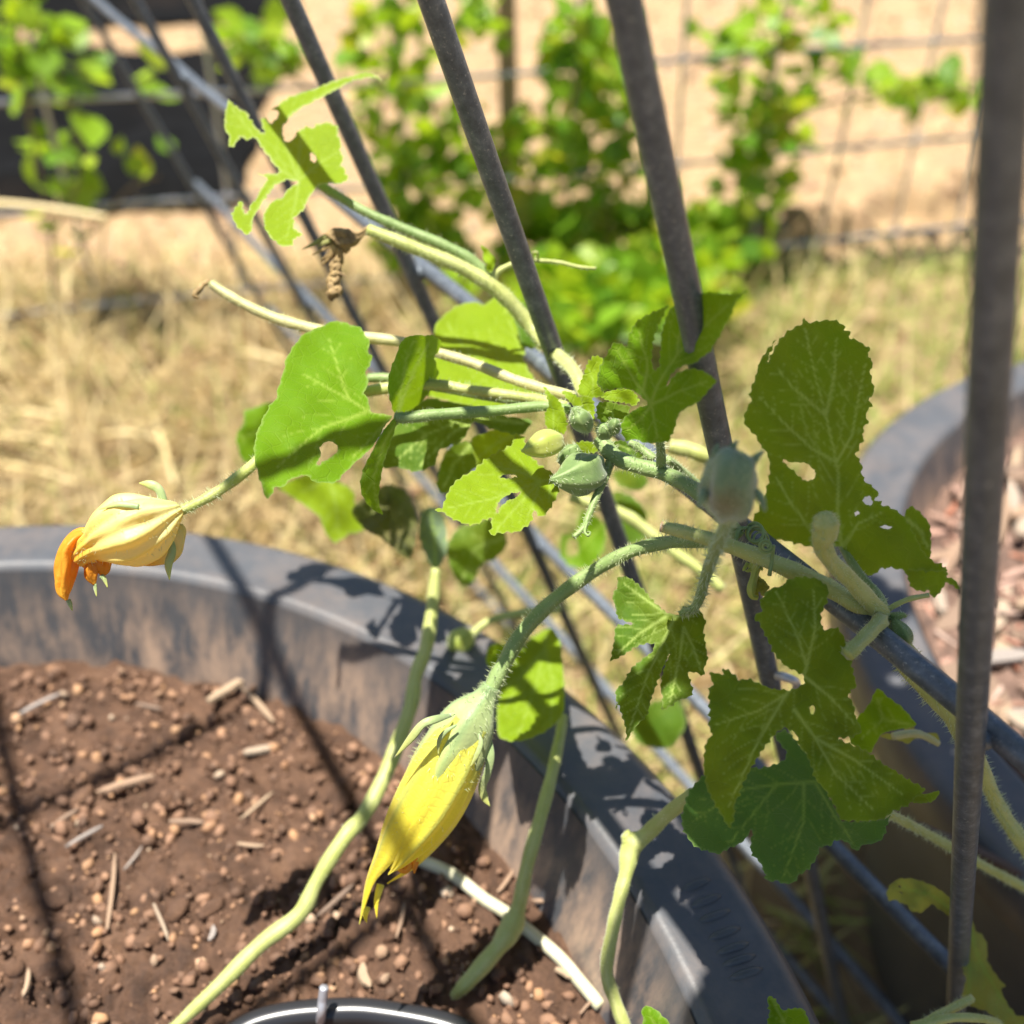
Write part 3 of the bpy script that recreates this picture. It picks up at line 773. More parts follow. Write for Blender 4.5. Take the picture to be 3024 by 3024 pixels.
stem('vine', ST('R6', (1185, 1440, .264, 30), (1250, 1590, .265, 31), (1400, 1780, .268, 31), (1550, 1940, .273, 32), (1640, 2100, .282, 30), (1760, 2350, .30, 22), (1830, 2480, .305, 22), (1940, 2640, .31, 24), (2080, 2860, .33, 24)), plant, 'stem', 1.2, 26, 0.1)
stem('vine', ST('R6', (1300, 1560, .275, 14), (1400, 1690, .277, 15), (1500, 1830, .279, 15), (1600, 1990, .282, 16), (1640, 2060, .285, 14)), plant, 'stem', 1.0, 20, 0.12)
stem('leaf_stalk', ST('R6', (985, 1080, .296, 10), (1080, 1230, .285, 15), (1180, 1350, .272, 17), (1200, 1420, .268, 17)), plant, 'stem_green', .5, 16, .12)
stem('young_shoot', ST('R6', (895, 895, .238, 8), (900, 930, .238, 32), (905, 990, .239, 37), (885, 1060, .242, 30), (930, 1150, .247, 25), (1040, 1260, .254, 26), (1140, 1370, .260, 27), (1195, 1430, .263, 28)), plant, 'stem', 2.6, 17, 0.08, label='downy club-shaped stub')
stem('cut_stub', ST('R6', (1015, 1640, .248, 21), (1045, 1610, .249, 22), (1120, 1535, .253, 22), (1190, 1460, .259, 24)), plant, 'stem', 1.2, 18, 0.16)
stem('tendril', ST('R6', (1205, 1420, .264, 9), (1260, 1385, .263, 8), (1340, 1350, .262, 8), (1440, 1330, .261, 7)), plant, 'stem', .5, 10)
stem('leaf_stalk', ST('R6', (395, 900, .218, 16), (375, 990, .226, 17), (335, 1090, .238, 17), (280, 1240, .258, 16), (235, 1380, .272, 13), (150, 1425, .277, 9)), plant, 'stem_green', 1.3, 30, 0.1)
stem('flower_stalk', ST('R5', (1975, 1060, .263, 20), (1880, 1052, .268, 20), (1700, 1058, .275, 20), (1500, 1110, .281, 20), (1300, 1220, .286, 21), (1100, 1370, .289, 22), (950, 1530, .290, 23), (850, 1700, .290, 24), (775, 1850, .289, 26)), plant, 'stem_green', 1.3, 24, 0.05, label='arching stalk of the hanging blossom')
stem('leaf_stalk', ST('R9', (1210, 830, .295, 14), (1400, 930, .312, 14), (1560, 1020, .322, 14), (1700, 1100, .33, 14), (1940, 1228, .345, 14)), plant, 'stem', 1.0, 20)
stem('leaf_stalk', ST('R9', (1490, 480, .31, 9), (1420, 440, .31, 11), (1350, 425, .31, 12), (1250, 440, .31, 11)), plant, 'stem_yellow', .4, 10)
stem('leaf_stalk', ST('R9', (1660, 1800, .31, 12), (1560, 1850, .305, 13), (1450, 1910, .30, 14), (1330, 1975, .30, 14)), plant, 'stem', .6, 16)
stem('leaf_stalk', ST('R9', (1350, 1945, .30, 14), (1550, 1900, .30, 13), (1720, 1905, .305, 12), (1800, 1930, .31, 12)), plant, 'stem', .6, 14)
# tendrils
stem('tendril', ST('R2', (800, 1450, .334, 10), (835, 1405, .333, 9), (890, 1375, .333, 8), (960, 1355, .333, 6), (1060, 1353, .332, 5.5), (1150, 1362, .331, 5.5), (1250, 1385, .33, 5), (1335, 1392, .33, 4)), plant, 'stem', .5, 10)
stem('tendril', ST('R2', (1000, 1352, .333, 3.5), (1030, 1335, .332, 3.5), (1030, 1310, .33, 3.5), (1010, 1310, .33, 3), (1010, 1335, .332, 3), (1030, 1350, .333, 3)), plant, 'stem', 0)
stem('tendril', ST('C1', (790, 780, .284, 15), (740, 920, .28, 13), (670, 1080, .277, 12), (610, 1230, .275, 10), (575, 1310, .274, 9), (500, 1382, .273, 7)), plant, 'stem_green', 1.0, 14)
stem('tendril', ST('C1', (600, 1270, .274, 5), (585, 1340, .272, 4), (610, 1370, .271, 4), (625, 1345, .272, 3), (595, 1340, .274, 3)), plant, 'stem_green', 0)
coil = []
for i in range(44):
    a = i * 0.62; u = i / 43
    coil.append((2230 + 26 * math.cos(a) * (1 - .3 * u) - 10 * math.sin(u * 3) + u * 26, 1568 + 30 * math.sin(a) * (1 - .4 * u) + u * 26, .266 + .004 * math.sin(a * .5 + 1), 5 - 2.2 * u))
stem('coiled_tendril', [(2172, 1600, .262, 7), (2185, 1560, .264, 6)] + coil, plant, 'stem_green', 0, n=3)
coil = [(2262 + (22 - i * .9) * math.cos(i * .7), 1612 + (22 - i * .9) * math.sin(i * .7), .255 - i * .0002, 5.5 - i * .12) for i in range(20)]
stem('coiled_tendril', [(2272, 1700, .258, 6), (2280, 1650, .257, 6)] + coil, plant, 'stem_green', 0, n=3)

# --- leaves
A = lambda c, *p: K(c, *p)
leaf(dict(o=A('R1', (1660, 955), (1720, 950), (1770, 955), (1805, 930), (1795, 880), (1770, 860), (1785, 820), (1765, 780), (1770, 740), (1750, 690), (1755, 650), (1700, 630), (1650, 640), (1620, 665), (1580, 660), (1555, 670), (1530, 705), (1500, 740), (1480, 735), (1465, 700), (1470, 650), (1500, 610), (1560, 560), (1640, 520), (1720, 480), (1800, 430), (1880, 405), (1940, 402), (1996, 428), (1940, 380), (1870, 382), (1780, 405), (1700, 430), (1620, 465), (1560, 480), (1480, 510), (1440, 550), (1400, 570), (1440, 575), (1445, 595), (1410, 640), (1380, 615), (1350, 612), (1370, 690), (1350, 685), (1310, 640), (1290, 590), (1250, 570), (1210, 540), (1185, 510), (1165, 600), (1160, 660), (1190, 700), (1185, 760), (1210, 765), (1245, 710), (1280, 725), (1320, 715), (1370, 780), (1420, 850), (1450, 895), (1400, 905), (1330, 900), (1385, 920), (1380, 945), (1350, 980), (1330, 1030), (1300, 1060), (1280, 1110), (1265, 1110), (1265, 1060), (1240, 1040), (1230, 1065), (1195, 1110), (1230, 1180), (1275, 1215), (1295, 1220), (1310, 1180), (1310, 1130), (1350, 1070), (1390, 1010), (1430, 960), (1490, 930), (1545, 945), (1490, 985), (1470, 1020), (1400, 1050), (1365, 1120), (1370, 1180), (1410, 1240), (1460, 1280), (1520, 1275), (1525, 1240), (1575, 1215), (1520, 1180), (1530, 1130), (1580, 1080), (1600, 1030), (1640, 970)),
          d=A('R1', (1550, 940, .322), (1200, 560, .336), (1480, 1260, .304), (1960, 400, .346)), h=[A('R1', (1610, 795), (1640, 815), (1635, 845), (1612, 830))],
          v=[A('R1', (1545, 935), (1440, 870), (1330, 720), (1200, 560)), A('R1', (1545, 930), (1510, 830), (1455, 690), (1500, 600), (1700, 470), (1900, 392)), A('R1', (1548, 925), (1550, 800), (1565, 680)), A('R1', (1555, 930), (1650, 850), (1750, 790)), A('R1', (1548, 950), (1530, 1060), (1480, 1250)), A('R1', (1540, 935), (1430, 945), (1340, 1060), (1290, 1190))],
          tooth=2, jag=1.6, edge=0.9, smooth=False, wave=0.0013, wl=260, step=7, gap=45), plant, 'leaf_young', label='bright leaf chewed to ragged strips at the upper left')
L2 = A('C2', (1440, 1620), (1330, 1600), (1270, 1580), (1258, 1490), (1215, 1450), (1240, 1420), (1255, 1340), (1235, 1280), (1270, 1230), (1290, 1165), (1255, 1150), (1265, 1080), (1240, 1010), (1200, 950), (1130, 925), (1030, 895), (950, 910), (870, 950), (790, 980), (730, 1030), (680, 1100), (640, 1160), (620, 1240), (600, 1320), (570, 1400), (555, 1480), (500, 1550), (460, 1630), (420, 1710), (395, 1800), (385, 1900)) + \
     A('R4', (1318, 610), (1335, 690), (1360, 770), (1385, 835), (1410, 800), (1425, 775), (1460, 770), (1520, 725), (1560, 712), (1600, 715), (1640, 750), (1690, 742), (1725, 755)) + A('R5', (10, 720), (60, 668), (110, 620), (150, 588), (200, 525), (250, 440))
leaf([dict(o=L2, d=A('C2', (1440, 1620, .283), (700, 1200, .284), (1150, 950, .306), (450, 1900, .260)), h=[A('R4', (1660, 565), (1700, 528), (1752, 560), (1745, 590), (1695, 628), (1642, 658), (1665, 600))],
           v=[A('C2', (1440, 1615), (1250, 1580), (1110, 1490), (930, 1395), (760, 1300)), A('C2', (1110, 1490), (1060, 1370), (960, 1040)), A('C2', (1250, 1580), (1080, 1650), (900, 1710), (760, 1830), (560, 2010)), A('C2', (1430, 1630), (1280, 1790), (1120, 1950))],
           tooth=5, tlen=46, curl=[(-0.94, -0.34, -1180, 0.010)], wave=.0015, step=8, pucker=.0003, gap=80),
      dict(o=A('C2', (1480, 1610), (1440, 1560), (1410, 1440), (1410, 1320), (1440, 1220), (1470, 1160), (1490, 1090), (1530, 1030), (1600, 1005), (1680, 1005), (1760, 1010), (1810, 1050), (1800, 1110), (1760, 1180), (1790, 1280), (1760, 1380), (1700, 1470), (1600, 1560)), d=A('C2', (1480, 1610, .283), (1420, 1300, .276), (1800, 1100, .292)),
           v=[A('C2', (1485, 1600), (1540, 1420), (1640, 1200), (1720, 1060)), A('C2', (1485, 1600), (1500, 1450), (1540, 1200), (1600, 1050))], tooth=4, curl=[(.85, .53, 1545, .012)], wave=.001, step=8, gap=60),
      dict(o=A('R5', (300, 400), (230, 480), (170, 590), (130, 670), (112, 760), (130, 830), (170, 880), (230, 915), (208, 850), (215, 750), (235, 640), (270, 540), (300, 450), (325, 405)), d=A('R5', (310, 400, .283), (120, 760, .272), (215, 880, .282)),
           v=[A('R5', (308, 405), (230, 560), (180, 720), (200, 880))], tooth=3, wave=.0008, step=8)], plant, 'leaf', label='large bright leaf with a hole, lit by the sun')
leaf(dict(o=A('R2', (495, 1700), (530, 1650), (590, 1600), (640, 1575), (700, 1565), (760, 1580), (800, 1545), (850, 1560), (880, 1610), (940, 1680), (990, 1740)) + A('R5', (960, 90), (980, 150), (1010, 200), (1060, 250), (1120, 310), (1060, 345), (900, 358), (780, 362), (650, 345), (560, 320), (470, 300), (430, 270), (480, 180), (500, 90), (500, 20)),
          d=A('R5', (640, -120, .364), (1080, 300, .334), (600, 320, .328)), v=[A('R5', (1080, 310), (850, 200), (650, 40), (560, -80)), A('R5', (1080, 310), (800, 320), (560, 260)), A('R5', (1080, 310), (960, 100), (860, -150))], tooth=5, pucker=.0009, gap=36, wave=.0015, step=8), plant, 'leaf_young', label='pale puckered leaf behind the middle upright')
leaf(dict(o=A('R2', (900, 1610), (960, 1650), (1010, 1720), (1030, 1800), (960, 1800), (930, 1720)), d=.352, tooth=4), plant, 'leaf_dark')  # shaded part of the puckered leaf, its shade put into the dark green
leaf(dict(o=A('R5', (320, 400), (460, 310), (560, 325), (740, 358), (850, 400), (1000, 420), (985, 460), (940, 500), (800, 470), (700, 432), (640, 530), (520, 580), (500, 650), (400, 690), (300, 665), (235, 675), (230, 620), (270, 510)), d=A('R5', (330, 420, .325), (990, 430, .315), (300, 650, .318)),
          v=[A('R5', (960, 440), (700, 400), (450, 500), (290, 640)), A('R5', (760, 410), (600, 480), (420, 660))], tooth=5, wave=.0015), plant, 'leaf_dark')
leaf(dict(o=A('R5', (510, 740), (540, 620), (600, 545), (690, 530), (725, 600), (710, 670), (650, 715), (570, 800), (520, 795)), d=.335, v=[A('R5', (690, 540), (600, 650), (540, 780))], tooth=5), plant, 'leaf_dark')
leaf(dict(o=A('R5', (690, 520), (760, 490), (830, 462), (910, 470), (950, 520), (900, 570), (820, 610), (750, 650), (715, 650)), d=.322, v=[A('R5', (940, 490), (820, 540), (720, 620))], tooth=4), plant, 'leaf_young')
leaf(dict(o=A('R5', (490, 888), (535, 880), (545, 850), (570, 790), (600, 745), (650, 710), (700, 685), (720, 660), (800, 600), (880, 560), (905, 540), (915, 495), (960, 510), (975, 560), (1010, 620), (1050, 660), (1100, 690), (1150, 720), (1140, 800), (1110, 860), (1080, 900), (1060, 925), (1030, 910), (1010, 885), (1005, 940), (980, 970), (930, 1000), (870, 1005), (820, 1010), (785, 1022), (795, 960), (790, 930), (760, 940), (700, 965), (640, 955), (580, 930), (550, 905)),
          d=A('R5', (1100, 730, .276), (550, 860, .266), (900, 560, .292), (900, 1000, .257)), h=[A('R5', (835, 718), (870, 705), (925, 712), (900, 725), (860, 725)), A('R5', (815, 900), (830, 850), (880, 810), (945, 793), (930, 815), (880, 840), (840, 870), (825, 905))],
          v=[A('R5', (1120, 730), (1045, 740), (940, 780), (800, 830), (560, 880)), A('R5', (1045, 740), (960, 830), (880, 920), (810, 1005)), A('R5', (1045, 740), (1020, 830), (970, 950)), A('R5', (1045, 740), (940, 690), (800, 660)), A('R5', (1100, 740), (1090, 850))], tooth=8, tlen=26, pucker=.0006, gap=42, wave=.0016, step=6.5, wl=100), plant, 'leaf_young', label='young bright leaf with a split lobe below the growing tip')
leaf(dict(o=A('D4', (620, 1190), (540, 1130), (440, 1120), (330, 1130), (260, 1140), (205, 1060), (215, 960), (250, 870), (300, 790), (330, 720), (370, 680), (420, 690), (490, 715), (500, 620), (530, 560), (570, 490), (640, 440), (740, 390), (830, 350), (875, 325), (840, 420), (790, 510), (750, 620), (735, 720), (725, 840), (735, 920), (765, 950), (795, 900), (800, 800), (810, 700), (815, 600), (840, 500), (890, 380), (960, 310), (1050, 280), (1130, 240), (1220, 215), (1330, 215), (1430, 215), (1500, 220), (1580, 205), (1650, 175), (1560, 250), (1510, 310), (1490, 390), (1440, 480), (1390, 560), (1360, 630), (1310, 700), (1290, 760), (1200, 820), (1130, 880), (1060, 890), (980, 920), (920, 970), (880, 1040), (862, 1105), (890, 1060), (940, 990), (1020, 950), (1100, 930), (1200, 945), (1280, 990), (1340, 1050), (1280, 1120), (1230, 1180), (1160, 1250), (1060, 1300), (990, 1350), (960, 1420), (940, 1500), (910, 1560), (880, 1620), (800, 1630), (720, 1640), (640, 1630), (560, 1600), (490, 1620), (450, 1570), (430, 1480), (460, 1400), (540, 1330), (620, 1290), (690, 1270), (660, 1230)),
          d=A('D4', (715, 1265, .244), (250, 950, .258), (1500, 250, .216), (700, 1620, .254), (1330, 1050, .226)),
          v=[A('D4', (715, 1265), (640, 1150), (570, 1060), (470, 880), (380, 720)), A('D4', (640, 1150), (680, 950), (680, 850), (640, 740), (600, 560)), A('D4', (715, 1255), (780, 1080), (880, 920), (970, 790), (1170, 580), (1450, 320)), A('D4', (970, 790), (970, 700), (1000, 550), (1010, 350)), A('D4', (725, 1265), (840, 1220), (970, 1150), (1250, 1050)), A('D4', (715, 1280), (620, 1410), (480, 1520)), A('D4', (720, 1280), (740, 1380), (780, 1600))],
          tooth=5, tlen=26, step=6, wave=.0014, gap=50, wl=110), plant, 'leaf', label='deep-lobed leaf crossing the second upright')
leaf([dict(o=A('R6', (985, 1080), (835, 1080), (800, 1075), (700, 1050), (600, 1035), (540, 1010), (520, 950), (560, 880), (590, 800), (610, 720), (612, 640), (600, 600), (560, 545), (545, 510), (490, 450), (480, 410), (490, 370), (515, 320), (510, 280), (535, 210), (545, 180), (560, 120), (600, 60), (640, 10)) + A('R3', (600, 1880), (650, 1785), (690, 1735), (740, 1700), (785, 1675), (793, 1640), (803, 1672), (850, 1670), (900, 1660), (960, 1665), (990, 1680), (1000, 1710), (1030, 1720), (1030, 1760), (1060, 1760), (1100, 1790), (1130, 1800), (1125, 1850), (1150, 1880)) +
           A('R6', (1150, 130), (1135, 180), (1155, 275), (1130, 310), (1140, 350), (1110, 390), (1125, 430), (1095, 470), (1100, 520), (1060, 600), (1090, 650), (1090, 700), (1110, 740), (1160, 780), (1185, 820), (1165, 812), (1160, 840), (1190, 848), (1195, 865), (1240, 875), (1280, 900), (1310, 925), (1340, 970), (1370, 1030), (1400, 1090), (1440, 1140), (1500, 1175), (1535, 1200), (1500, 1210), (1420, 1205), (1310, 1200), (1250, 1190), (1200, 1190), (1140, 1230), (1090, 1210), (1050, 1190), (1000, 1130)),
           d=A('R6', (985, 1080, .297), (850, 0, .283), (560, 950, .300), (1300, 1050, .285)), h=[A('R6', (685, 628), (720, 640), (800, 642), (850, 690), (840, 730), (800, 738), (760, 710), (740, 688), (700, 660)), A('R6', (1100, 830), (1130, 820), (1150, 850), (1130, 868), (1100, 850)), A('R6', (1050, 902), (1072, 890), (1080, 905), (1060, 920)), A('R6', (1185, 975), (1215, 970), (1250, 980), (1210, 988))],
           v=[A('R6', (985, 1080), (965, 890), (970, 720), (960, 640), (905, 400), (850, 200), (795, -60)), A('R6', (960, 640), (830, 570), (690, 440), (560, 300)), A('R6', (960, 640), (1040, 500), (1075, 300), (1110, 130)), A('R6', (965, 950), (840, 1010), (700, 820), (640, 700)), A('R6', (1000, 1070), (1070, 960), (1200, 900)), A('R6', (905, 400), (950, 180), (960, 0)), A('R6', (905, 400), (730, 250), (650, 150))],
           tooth=9, tlen=30, step=8, curl=[(.55, .83, 2900, .008)], wave=.0022, wl=190, gap=62),
      dict(o=A('R6', (1310, 920), (1340, 870), (1380, 890), (1420, 930), (1445, 970), (1450, 1050), (1445, 1140), (1400, 1110), (1370, 1050), (1340, 980)), d=.296, tooth=6, tlen=26, v=[A('R6', (1330, 940), (1400, 1000), (1440, 1100))]),
      dict(o=A('R6', (1310, 1190), (1400, 1195), (1500, 1180), (1535, 1200), (1530, 1240), (1560, 1240), (1595, 1280), (1600, 1305), (1560, 1280), (1525, 1265), (1500, 1310), (1460, 1345), (1440, 1310), (1390, 1310), (1350, 1290), (1330, 1240)), d=.292, tooth=7, tlen=22)], plant, 'leaf_dark', label='tall dark leaf with holes and a folded lobe, left of the rightmost upright')
leaf(dict(o=A('R5', (1745, 1430), (1700, 1420), (1640, 1370), (1590, 1310), (1550, 1270), (1500, 1235), (1450, 1240), (1445, 1290), (1420, 1330), (1435, 1390), (1450, 1450), (1530, 1480), (1440, 1490), (1430, 1560), (1420, 1620), (1415, 1670), (1480, 1640), (1540, 1600), (1600, 1580), (1635, 1585), (1630, 1620), (1580, 1660), (1520, 1710), (1480, 1780), (1440, 1820), (1440, 1870), (1440, 1930)) + A('R8', (1445, 260), (1470, 330), (1490, 400), (1492, 465), (1520, 420), (1560, 370), (1600, 330), (1620, 250), (1650, 170), (1680, 90), (1718, 10), (1690, 80), (1670, 180), (1680, 240), (1675, 300)) + A('R9', (70, 300), (110, 280), (140, 250), (190, 240), (215, 210), (200, 150), (185, 110), (230, 110), (275, 125), (270, 90), (290, 50), (290, 0)) + A('R6', (290, 1640), (270, 1510), (282, 1480), (260, 1420), (220, 1390), (160, 1390), (150, 1430)),
          d=A('R5', (1745, 1430, .277), (1450, 1250, .285), (1490, 2060, .262), (1900, 1700, .272)),
          v=[A('R5', (1745, 1432), (1690, 1420), (1560, 1330), (1480, 1270)), A('R5', (1700, 1440), (1560, 1530), (1440, 1640)), A('R5', (1745, 1440), (1690, 1560), (1600, 1750), (1500, 2050)), A('R5', (1790, 1500), (1770, 1650), (1720, 1880)), A('R5', (1790, 1500), (1840, 1600), (1880, 1720)), A('R5', (1750, 1440), (1850, 1440))], tooth=6, tlen=22, step=6, wave=.0014, wl=110, gap=42), plant, 'leaf_dark', label='small deeply cut leaf hanging right of the arching stalk')
leaf([dict(o=A('R6', (870, 1250), (820, 1240), (760, 1235), (700, 1255), (680, 1280), (640, 1290), (600, 1310), (560, 1370), (575, 1410), (530, 1440), (560, 1480), (590, 1540), (640, 1640), (700, 1700), (740, 1720), (785, 1748), (795, 1775)) + A('R9', (785, 172), (740, 195), (680, 200), (620, 190), (570, 170), (500, 140), (460, 150), (430, 120), (370, 85), (370, 120), (310, 105), (305, 140), (320, 160), (295, 210), (300, 280), (300, 400), (315, 430), (280, 480), (270, 600), (285, 700), (310, 760), (370, 860), (405, 915), (430, 860), (430, 790), (460, 740), (470, 690), (500, 640), (520, 600), (550, 550), (590, 490), (640, 430), (690, 395), (750, 430), (770, 500), (800, 530), (830, 600), (850, 660), (900, 720), (950, 800), (980, 870), (1050, 880), (1120, 880), (1200, 870), (1250, 830), (1330, 800), (1360, 765), (1420, 722), (1385, 690), (1340, 670), (1280, 630), (1200, 580), (1120, 520), (1060, 490), (970, 452), (1050, 440), (1090, 410), (1060, 340), (1050, 280), (1020, 220), (1060, 180), (1050, 120), (1030, 20)) + A('R6', (1020, 1600), (1000, 1550), (960, 1500), (900, 1510), (880, 1480), (885, 1410), (910, 1370), (915, 1290)),
           d=A('R9', (790, 110, .251), (300, 500, .243), (1250, 800, .252), (700, -350, .252)), h=[A('R9', (818, 290), (838, 280), (850, 300), (830, 325))],
           v=[A('R9', (795, 110)) + A('R6', (805, 1700), (760, 1550), (690, 1400), (640, 1310)), A('R6', (805, 1700), (850, 1500), (840, 1300)), A('R9', (790, 120), (700, 220), (550, 310), (330, 380)), A('R9', (700, 220), (560, 450), (400, 800)), A('R9', (795, 130), (930, 240), (1060, 380)), A('R9', (740, 300), (850, 450), (960, 640), (1150, 820)), A('R9', (850, 450), (1050, 560), (1300, 740))],
           tooth=8, tlen=26, step=7, wave=.0018, wl=150, gap=56),
      dict(o=A('R9', (1340, 760), (1380, 735), (1420, 740), (1495, 722), (1470, 770), (1410, 787), (1360, 785)), d=.256, tooth=4, tlen=16)], plant, 'leaf_dark', label='large dark three-lobed leaf over the cross rod')
leaf(dict(o=A('R9', (155, 880), (190, 740), (270, 640), (400, 560), (520, 600), (545, 606), (620, 592), (690, 560), (698, 520), (660, 470), (640, 440), (690, 405), (760, 470), (830, 560), (900, 700), (960, 830), (1000, 880), (1200, 870), (1240, 850), (1225, 890), (1200, 970), (1140, 1000), (1100, 1000), (1060, 1035), (1010, 985), (950, 980), (930, 1010), (880, 1010), (860, 1060), (830, 1110), (800, 1140), (760, 1160), (750, 1190), (700, 1205), (650, 1190), (600, 1190), (580, 1130), (560, 1090), (520, 1050), (515, 980), (525, 920), (480, 980), (430, 1010), (380, 1030), (350, 1050), (290, 1035), (240, 1020), (190, 970)),
          d=A('R9', (180, 850, .276), (700, 1200, .258), (1200, 880, .274)), v=[A('R9', (850, 675), (640, 690), (450, 720), (220, 880)), A('R9', (650, 690), (560, 800), (400, 1000)), A('R9', (790, 680), (790, 880), (680, 1180)), A('R9', (850, 680), (950, 850), (1060, 1010))], tooth=8, tlen=26, step=7.5, wave=.002, wl=170), plant, 'leaf_mid', label='broad green leaf hanging below the three-lobed leaf')
leaf(dict(o=A('R9', (1170, 190), (1220, 230), (1300, 290), (1370, 370), (1360, 390), (1250, 410), (1190, 430), (1160, 480), (1130, 525), (1040, 480), (1020, 400), (1070, 340), (1130, 270)), d=.293, v=[A('R9', (1340, 380), (1200, 350), (1090, 450)), A('R9', (1200, 350), (1170, 240))], tooth=3), plant, 'leaf')
leaf(dict(o=A('R9', (1185, 440), (1220, 425), (1300, 430), (1310, 400), (1365, 392), (1360, 420), (1480, 425), (1490, 480), (1440, 470), (1380, 445), (1330, 480), (1300, 465), (1230, 455)), d=.315, tooth=2, wave=.001), plant, 'leaf_yellow')
leaf(dict(o=A('R9', (1380, 190), (1420, 170), (1460, 190), (1470, 230), (1495, 250), (1470, 270), (1440, 240), (1400, 215)), d=.276, tooth=3, wave=.0015, wl=50), plant, 'leaf_grey')
leaf([dict(o=A('R9', (1220, 1240), (1260, 1190), (1320, 1175), (1400, 1190), (1470, 1220), (1540, 1270), (1600, 1350), (1590, 1390), (1530, 1365), (1450, 1310), (1410, 1350), (1350, 1350), (1330, 1320), (1290, 1300), (1260, 1290), (1225, 1290)), d=.318, v=[A('R9', (1580, 1360), (1450, 1260), (1260, 1220))], h=[A('R9', (1281, 1212), (1296, 1214), (1294, 1226), (1281, 1224)), A('R9', (1288, 1246), (1302, 1246), (1300, 1258))], tooth=4, wave=.0018, wl=80)], plant, 'leaf_yellow', label='yellowing spotted leaf over the dark gap')
leaf(dict(o=A('R9', (1660, 1390), (1680, 1440), (1730, 1490), (1745, 1550), (1740, 1600), (1790, 1680), (1840, 1740), (1810, 1750), (1850, 1830), (1900, 1890), (1960, 1900), (2000, 2000), (1850, 2020), (1780, 1900), (1720, 1860), (1640, 1830), (1610, 1780), (1630, 1700), (1600, 1600), (1620, 1480)), d=A('R9', (1640, 1400, .345), (1900, 1900, .325), (1620, 1800, .33)), v=[A('R9', (1650, 1400), (1680, 1550), (1780, 1750), (1930, 1950)), A('R9', (1640, 1820), (1660, 1600))], tooth=5, wave=.002), plant, 'leaf_yellow', label='yellow-green leaf at the foot of the rightmost upright')
leaf(dict(o=A('R9', (600, 1790), (640, 1800), (670, 1850), (690, 1860), (730, 1850), (790, 1855), (810, 1900), (840, 1980), (830, 2030), (620, 2020), (600, 1930), (612, 1870)), d=.27, v=[A('R9', (700, 2000), (680, 1900), (615, 1800))], tooth=6, tlen=18), plant, 'leaf')
leaf(dict(o=A('R8', (1575, 1850), (1610, 1840), (1650, 1860), (1700, 1910), (1760, 1980), (1700, 2060), (1600, 2050), (1580, 1940)), d=.28, v=[A('R8', (1690, 2040), (1640, 1940), (1590, 1860))], tooth=5), plant, 'leaf')
# growing tip
for pts, d, m in [(((270, 230), (330, 290), (380, 330), (430, 420), (450, 520), (430, 590), (350, 580), (290, 540), (280, 440), (310, 380), (290, 300)), .283, 'leaf_young'),
                  (((410, 270), (480, 280), (560, 330), (570, 400), (510, 385), (450, 330)), .287, 'leaf_young'),
                  (((600, 60), (660, 0), (740, 40), (710, 150), (690, 230), (735, 290), (690, 315), (620, 320), (535, 290), (550, 200), (580, 140)), .266, 'leaf_young'),
                  (((700, 310), (770, 270), (900, 250), (970, 290), (1000, 340), (960, 385), (900, 362), (820, 352), (760, 342)), .268, 'leaf_young'),
                  (((505, 680), (560, 650), (640, 660), (692, 710), (660, 742), (580, 745), (520, 722)), .290, 'leaf_young'),
                  (((790, 660), (880, 648), (930, 680), (1000, 720), (1052, 785), (950, 772), (850, 732)), .292, 'leaf_dark'),
                  (((560, 300), (620, 280), (660, 380), (650, 500), (600, 470), (570, 400)), .276, 'leaf_young'),
                  (((680, 370), (760, 350), (850, 370), (930, 390), (900, 470), (840, 520), (740, 520), (680, 470)), .272, 'leaf_dark')]:
    c = np.array(pts).mean(0)
    leaf(dict(o=K('C1', *pts), d=d, v=[K('C1', (c[0], pts[len(pts) // 2][1]), tuple(c), pts[0])], tooth=6, tlen=16, wave=.0007, wl=75, step=5, pucker=.0002, gap=30, vw=4), plant, m, name='young_leaf')
def bud(pts, mat, ribs, hair=60, hl=12, amp=.06, name='flower_bud', noise=.02, label=None):
    o = loft(name, pts, plant, mat, ribs, amp, 30, 7, hair=hair, hl=hl, noise=noise)
    if label: o['label'] = label
    return o
bud(K('C1', (408, 640, .276, 4), (385, 645, .276, 24), (330, 660, .274, 38), (260, 680, .272, 40), (190, 705, .271, 28), (135, 722, .270, 12), (100, 728, .270, 2)), 'bud_yellow', 5, 120, 10, label='small yellow-green flower bud')
bud(K('C1', (700, 820, .286, 10), (660, 845, .283, 40), (590, 890, .279, 62), (500, 920, .275, 52), (410, 940, .272, 28), (320, 945, .270, 4)), 'bud', 5, 200, 14, 0.09, label='large dark flower bud')
bud(K('C1', (610, 560, .274, 8), (585, 530, .271, 26), (550, 480, .268, 32), (520, 430, .267, 22), (500, 400, .266, 6)), 'bud', 5, 120, 14)
bud(K('C1', (740, 620, .276, 6), (738, 590, .274, 24), (730, 555, .272, 24), (720, 520, .271, 8)), 'bud', 5, 120, 16)
bud(K('C1', (790, 600, .274, 6), (800, 560, .272, 20), (812, 515, .270, 18), (820, 480, .27, 6)), 'bud', 5, 80, 14)
bud(K('C1', (380, 800, .285, 6), (430, 790, .284, 24), (480, 740, .282, 26), (540, 700, .282, 14)), 'bud', 5, 160, 20)
bud(K('R6', (1255, 1450, .262, 7), (1275, 1490, .261, 20), (1300, 1535, .260, 29), (1315, 1575, .260, 22), (1325, 1595, .26, 8)), 'bud', 6, 140, 12, label='round green bud beside the vine joint')
bud(K('R6', (1215, 1440, .264, 8), (1260, 1440, .262, 12), (1305, 1435, .261, 9), (1320, 1445, .261, 3)), 'bud', 4, 60, 10)
